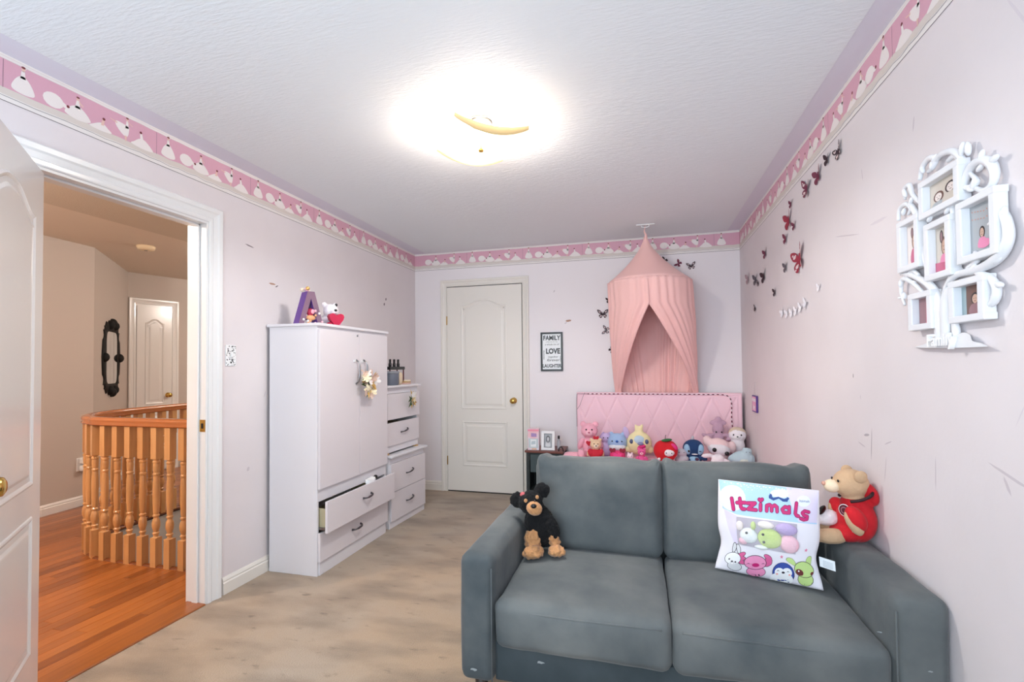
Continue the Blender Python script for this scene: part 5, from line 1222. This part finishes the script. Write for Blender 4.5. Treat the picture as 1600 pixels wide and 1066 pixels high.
for i, (y, z) in enumerate(((3.30, 1.575), (3.20, 1.560), (3.11, 1.552), (3.03, 1.552), (2.95, 1.560), (2.87, 1.575))):
    B(('leftmost', 'second', 'third', 'fourth', 'fifth', 'rightmost')[i] + ' tiny white butterfly decal in the curved row below the crimson one' , mpR, y, z, .075, 10 * i - 20, bwh, False, .9, 'row of tiny white butterflies')
B('single tiny white butterfly decal right of the curved white row', mpR, 2.665, 1.630, .055, 10, bwh, False, .9)

# ---------------------------------------------------------------- white family-tree photo frame
tr = thing('family_tree_frame', 'white tree-shaped collage frame with six photos and raised Family lettering', 'photo frame', (XR, 1.62, 1.30))
to = tr.location.copy(); HT = homog([(150, 1015), (480, 1005), (380, 50), (590, 500)], [(1.823, 1.306), (1.501, 1.300), (1.558, 1.845), (1.410, 1.550)])
def tp(y, z, h):   # y, z measured on the wall; nearer pieces are drawn in so that the photo's outline holds
    k = (XR - h) / XR; return Vector((-h, y * k - to.y, CAMZ + (z - CAMZ) * k - to.z))
def tpx(px, py, h): y, z = HT(px, py); return tp(y, z, h)
twm = M('white moulded plastic', (232, 233, 236), .35)
def tb(bm, y0, y1, z0, z1, h0, h1, bev=.003):
    c = [tp(y, z, h1) for y in (y0, y1) for z in (z0, z1)]; ys = [p.y for p in c]; zs = [p.z for p in c]; box(bm, -h1, -h0, min(ys), max(ys), min(zs), max(zs), bev, 2)
FR = [('photo of two women in sketch-like grey tones', 1.790, 1.590, 1.704, 1.822), ('photo of a child in a pink tutu under bunting', 1.608, 1.453, 1.527, 1.697), ('photo of a child with curled ears headband', 1.927, 1.797, 1.562, 1.735), ('pink-toned photo of a child', 1.767, 1.636, 1.507, 1.682), ('dim photo at the lower left', 1.867, 1.737, 1.361, 1.481), ('dark photo of a smiling child', 1.652, 1.505, 1.367, 1.486)]
ph_m = {n: M('photo ' + n, c, .3) for n, c in dict(paper=(206, 196, 184), skin=(206, 170, 150), dark=(60, 46, 44), pink=(196, 96, 128), mauve=(150, 110, 116), grey=(190, 186, 186), brown=(110, 76, 66), rose=(230, 140, 176), orange=(214, 130, 96), blk=(34, 28, 30), pale=(232, 220, 214), teal=(150, 170, 176)).items()}
pk = list(ph_m); pi = {n: i for i, n in enumerate(pk)}; bw_ = .024
def face(cx, cz, r, hair, skin='skin', body='pink', lay=1):
    return [(circ(cx, cz + r * .12, r * 1.25, r * 1.45), pi[hair], lay), (curve2([(cx - r * 1.8, cz - r * 3.4), (cx + r * 1.8, cz - r * 3.4), (cx + r * 1.2, cz - r * 1.3), (cx - r * 1.2, cz - r * 1.3)]), pi[body], lay + 1), (circ(cx, cz, r * .85, r * 1.1), pi[skin], lay + 2),
            (circ(cx - r * .32, cz + r * .1, r * .10), pi['dark'], lay + 3), (circ(cx + r * .32, cz + r * .1, r * .10), pi['dark'], lay + 3), (circ(cx, cz - r * .5, r * .28, r * .08), pi['brown'], lay + 3)]
art = []
art.append([([(-1, -1), (1, -1), (1, 1), (-1, 1)], pi['paper'], 0)] + face(-.42, -.15, .26, 'brown', 'pale', 'grey') + face(.35, .10, .27, 'dark', 'pale', 'paper', 5))
art.append([([(-1, -1), (1, -1), (1, 1), (-1, 1)], pi['grey'], 0)] + [(circ(-.8 + .2 * k, .62 + .06 * abs(k - 4) / 2, .05, .04, 3), pi['orange'], 1) for k in range(9)] + [(circ(-.8 + .2 * k, .34 + .05 * abs(k - 4) / 2, .05, .04, 3), pi['orange'], 1) for k in range(9)] + face(-.15, -.18, .16, 'dark', 'skin', 'rose') + [(circ(.0, -.62, .42, .18), pi['rose'], 6)])
art.append([([(-1, -1), (1, -1), (1, 1), (-1, 1)], pi['pale'], 0)] + [(circ(-.25, .55, .18, .26), pi['brown'], 1), (circ(.3, .55, .18, .26), pi['brown'], 1), (circ(-.25, .55, .10, .18), pi['mauve'], 2), (circ(.3, .55, .10, .18), pi['mauve'], 2)] + face(.05, .12, .28, 'brown', 'skin', 'pink', 3))
art.append([([(-1, -1), (1, -1), (1, 1), (-1, 1)], pi['paper'], 0)] + [(circ(-.3, .55, .2, .28), pi['dark'], 1), (circ(.3, .55, .2, .28), pi['dark'], 1), (circ(-.3, .55, .11, .2), pi['mauve'], 2), (circ(.3, .55, .11, .2), pi['mauve'], 2)] + face(0, .10, .27, 'brown', 'skin', 'rose', 3) + [([(-1, -1), (1, -1), (1, -.6), (-1, -.5)], pi['pink'], 8)])
art.append([([(-1, -1), (1, -1), (1, 1), (-1, 1)], pi['mauve'], 0), ([(.2, -1), (1, -1), (1, 1), (.3, 1)], pi['brown'], 1), ([(-.1, -.9), (.2, -.9), (.15, .8), (-.05, .7)], pi['pink'], 2)])
art.append([([(-1, -1), (1, -1), (1, 1), (-1, 1)], pi['brown'], 0), ([(-1, -1), (-.6, -1), (-.6, 1), (-1, 1)], pi['teal'], 1)] + face(.1, .05, .26, 'blk', 'skin', 'mauve', 2))
for k, (lb, ya, yb, z0, z1) in enumerate(FR):
    bm = bmesh.new(); h1 = .034
    tb(bm, yb, ya, z0, z0 + bw_ * .8, .004, h1); tb(bm, yb, ya, z1 - bw_ * .8, z1, .004, h1); tb(bm, yb + .0004, yb + bw_, z0 + .0004, z1 - .0004, .005, h1 - .0008); tb(bm, ya - bw_, ya - .0004, z0 + .0004, z1 - .0004, .005, h1 - .0008)
    f = obj('photo_frame', bm, twm, tr)
    bm = bmesh.new(); tb(bm, yb + .004, ya - .004, z0 + .004, z1 - .004, .002, .012, 0); obj('backing', bm, twm, f)
    cy_2, cz_2 = (ya + yb) / 2, (z0 + z1) / 2; hw_, hh_ = (ya - yb) / 2 - bw_ - .001 + .004, (z1 - z0) / 2 - bw_ * .8 + .003
    o = prints('photo', [([(max(-1, min(1, x)), max(-1, min(1, z))) for x, z in p], m, l) for p, m, l in art[k]], lambda x, z, h: tp(cy_2 - x * hw_ + .0, cz_2 + z * hh_, .034) * 1 + Vector((.034 - .0125 - h, 0, 0)), [ph_m[n] for n in pk], f); o['label'] = lb
def branch(pts, r, h=.017, fl=1.0, name='branch'):
    q = smoothpath([tpx(x, y, .018 if h is None else h) for x, y in pts], 5); n = len(q)
    return tube(name, q, [r * (.55 + .45 * math.sin(PI * min(1, (k + 2) / (n * .6)) / 2)) if k < n * .5 else r * (1 - .55 * (k / n - .5) * 2) for k in range(n)], twm, tr, 8, fl, (1, 0, 0))
for pts, r in (([(225, 160), (262, 105), (320, 82), (362, 110), (374, 160), (362, 212)], .010), ([(372, 305), (378, 240), (405, 170), (450, 128), (500, 132), (524, 185), (512, 240), (475, 268), (435, 258)], .012), ([(300, 130), (330, 105), (350, 120)], .007),
               ([(168, 222), (182, 158), (212, 118), (244, 118), (232, 158), (206, 182)], .009), ([(170, 330), (135, 290), (118, 245), (92, 270), (100, 312)], .008), ([(68, 415), (74, 362), (102, 335), (126, 356), (112, 385)], .008), ([(120, 330), (140, 360), (165, 420), (185, 560), (215, 700)], .010),
               ([(512, 372), (548, 362), (580, 410), (590, 490), (560, 565), (505, 615), (430, 648), (340, 672), (295, 730), (275, 820)], .013), ([(440, 662), (500, 680), (534, 738), (520, 798), (488, 812), (476, 780)], .010), ([(250, 800), (225, 735), (170, 690), (110, 668), (78, 668)], .010),
               ([(190, 760), (140, 712), (92, 690), (80, 745), (98, 815)], .008), ([(165, 672), (132, 652), (108, 690), (150, 706)], .007), ([(325, 350), (334, 480), (330, 620), (300, 720)], .010), ([(345, 240), (400, 255), (440, 225), (400, 180)], .008), ([(555, 380), (525, 420), (540, 470)], .007), ([(330, 340), (250, 372), (190, 400)], .009), ([(395, 640), (440, 600), (430, 560)], .008)):
    branch(pts, r)
branch([(268, 1000), (266, 930), (262, 840), (240, 760), (205, 705)], .026, .014, .5, 'trunk'); branch([(290, 1000), (292, 900), (290, 800), (305, 730)], .022, .016, .5, 'trunk'); branch([(345, 985), (340, 930), (330, 880)], .014, .014, .6, 'trunk')
lf_ = ((368, 72, 20, .019), (396, 70, -10, .020), (460, 102, 30, .015), (520, 118, 80, .017), (425, 235, 30, .018), (455, 160, 70, .014), (408, 262, 120, .014), (238, 118, 50, .014), (180, 172, -30, .014), (225, 150, 20, .013), (98, 285, -20, .016), (128, 318, 40, .013), (92, 372, 30, .012), (572, 368, 0, .014), (535, 598, 70, .018), (545, 716, 110, .015), (510, 425, 90, .012), (300, 365, 60, .014), (85, 660, 70, .013), (78, 712, 10, .014), (95, 770, -20, .013), (420, 640, 60, .016), (490, 770, 20, .011), (215, 405, 50, .012), (75, 780, 100, .008))
for x, y, a, s in lf_:
    c = tpx(x, y, .020); bm = bmesh.new(); ell(bm, (0, 0, 0), (.007, s * .52, s), (a, 0, 0), 10, 8); bmesh.ops.translate(bm, verts=bm.verts, vec=c); obj('leaf', bm, twm, tr, True)
gp3 = curve2([(150, 1015), (180, 1003), (222, 985), (262, 968), (320, 972), (345, 955), (378, 944), (408, 958), (418, 984), (455, 993), (482, 1005), (478, 1012), (300, 1018)], 3)
bm = bmesh.new(); a = [bm.verts.new(tpx(x, y, .002)) for x, y in gp3]; b = [bm.verts.new(tpx(x, y, .022)) for x, y in gp3]
bm.faces.new(a); bm.faces.new(b[::-1])
for i in range(len(a)): bm.faces.new((a[i], b[i], b[(i + 1) % len(a)], a[(i + 1) % len(a)]))
obj('ground', bm, twm, tr)
yA, zA = HT(214, 1006); yB_, zB_ = HT(330, 1000)
text('lettering', 'Family', lambda x, z, e: tp((yA + yB_) / 2 - x, zA - .002 + z, .028) + Vector((-e, 0, 0)), .050, M('lettering white', (250, 250, 250), .3), tr, .006, .0012)
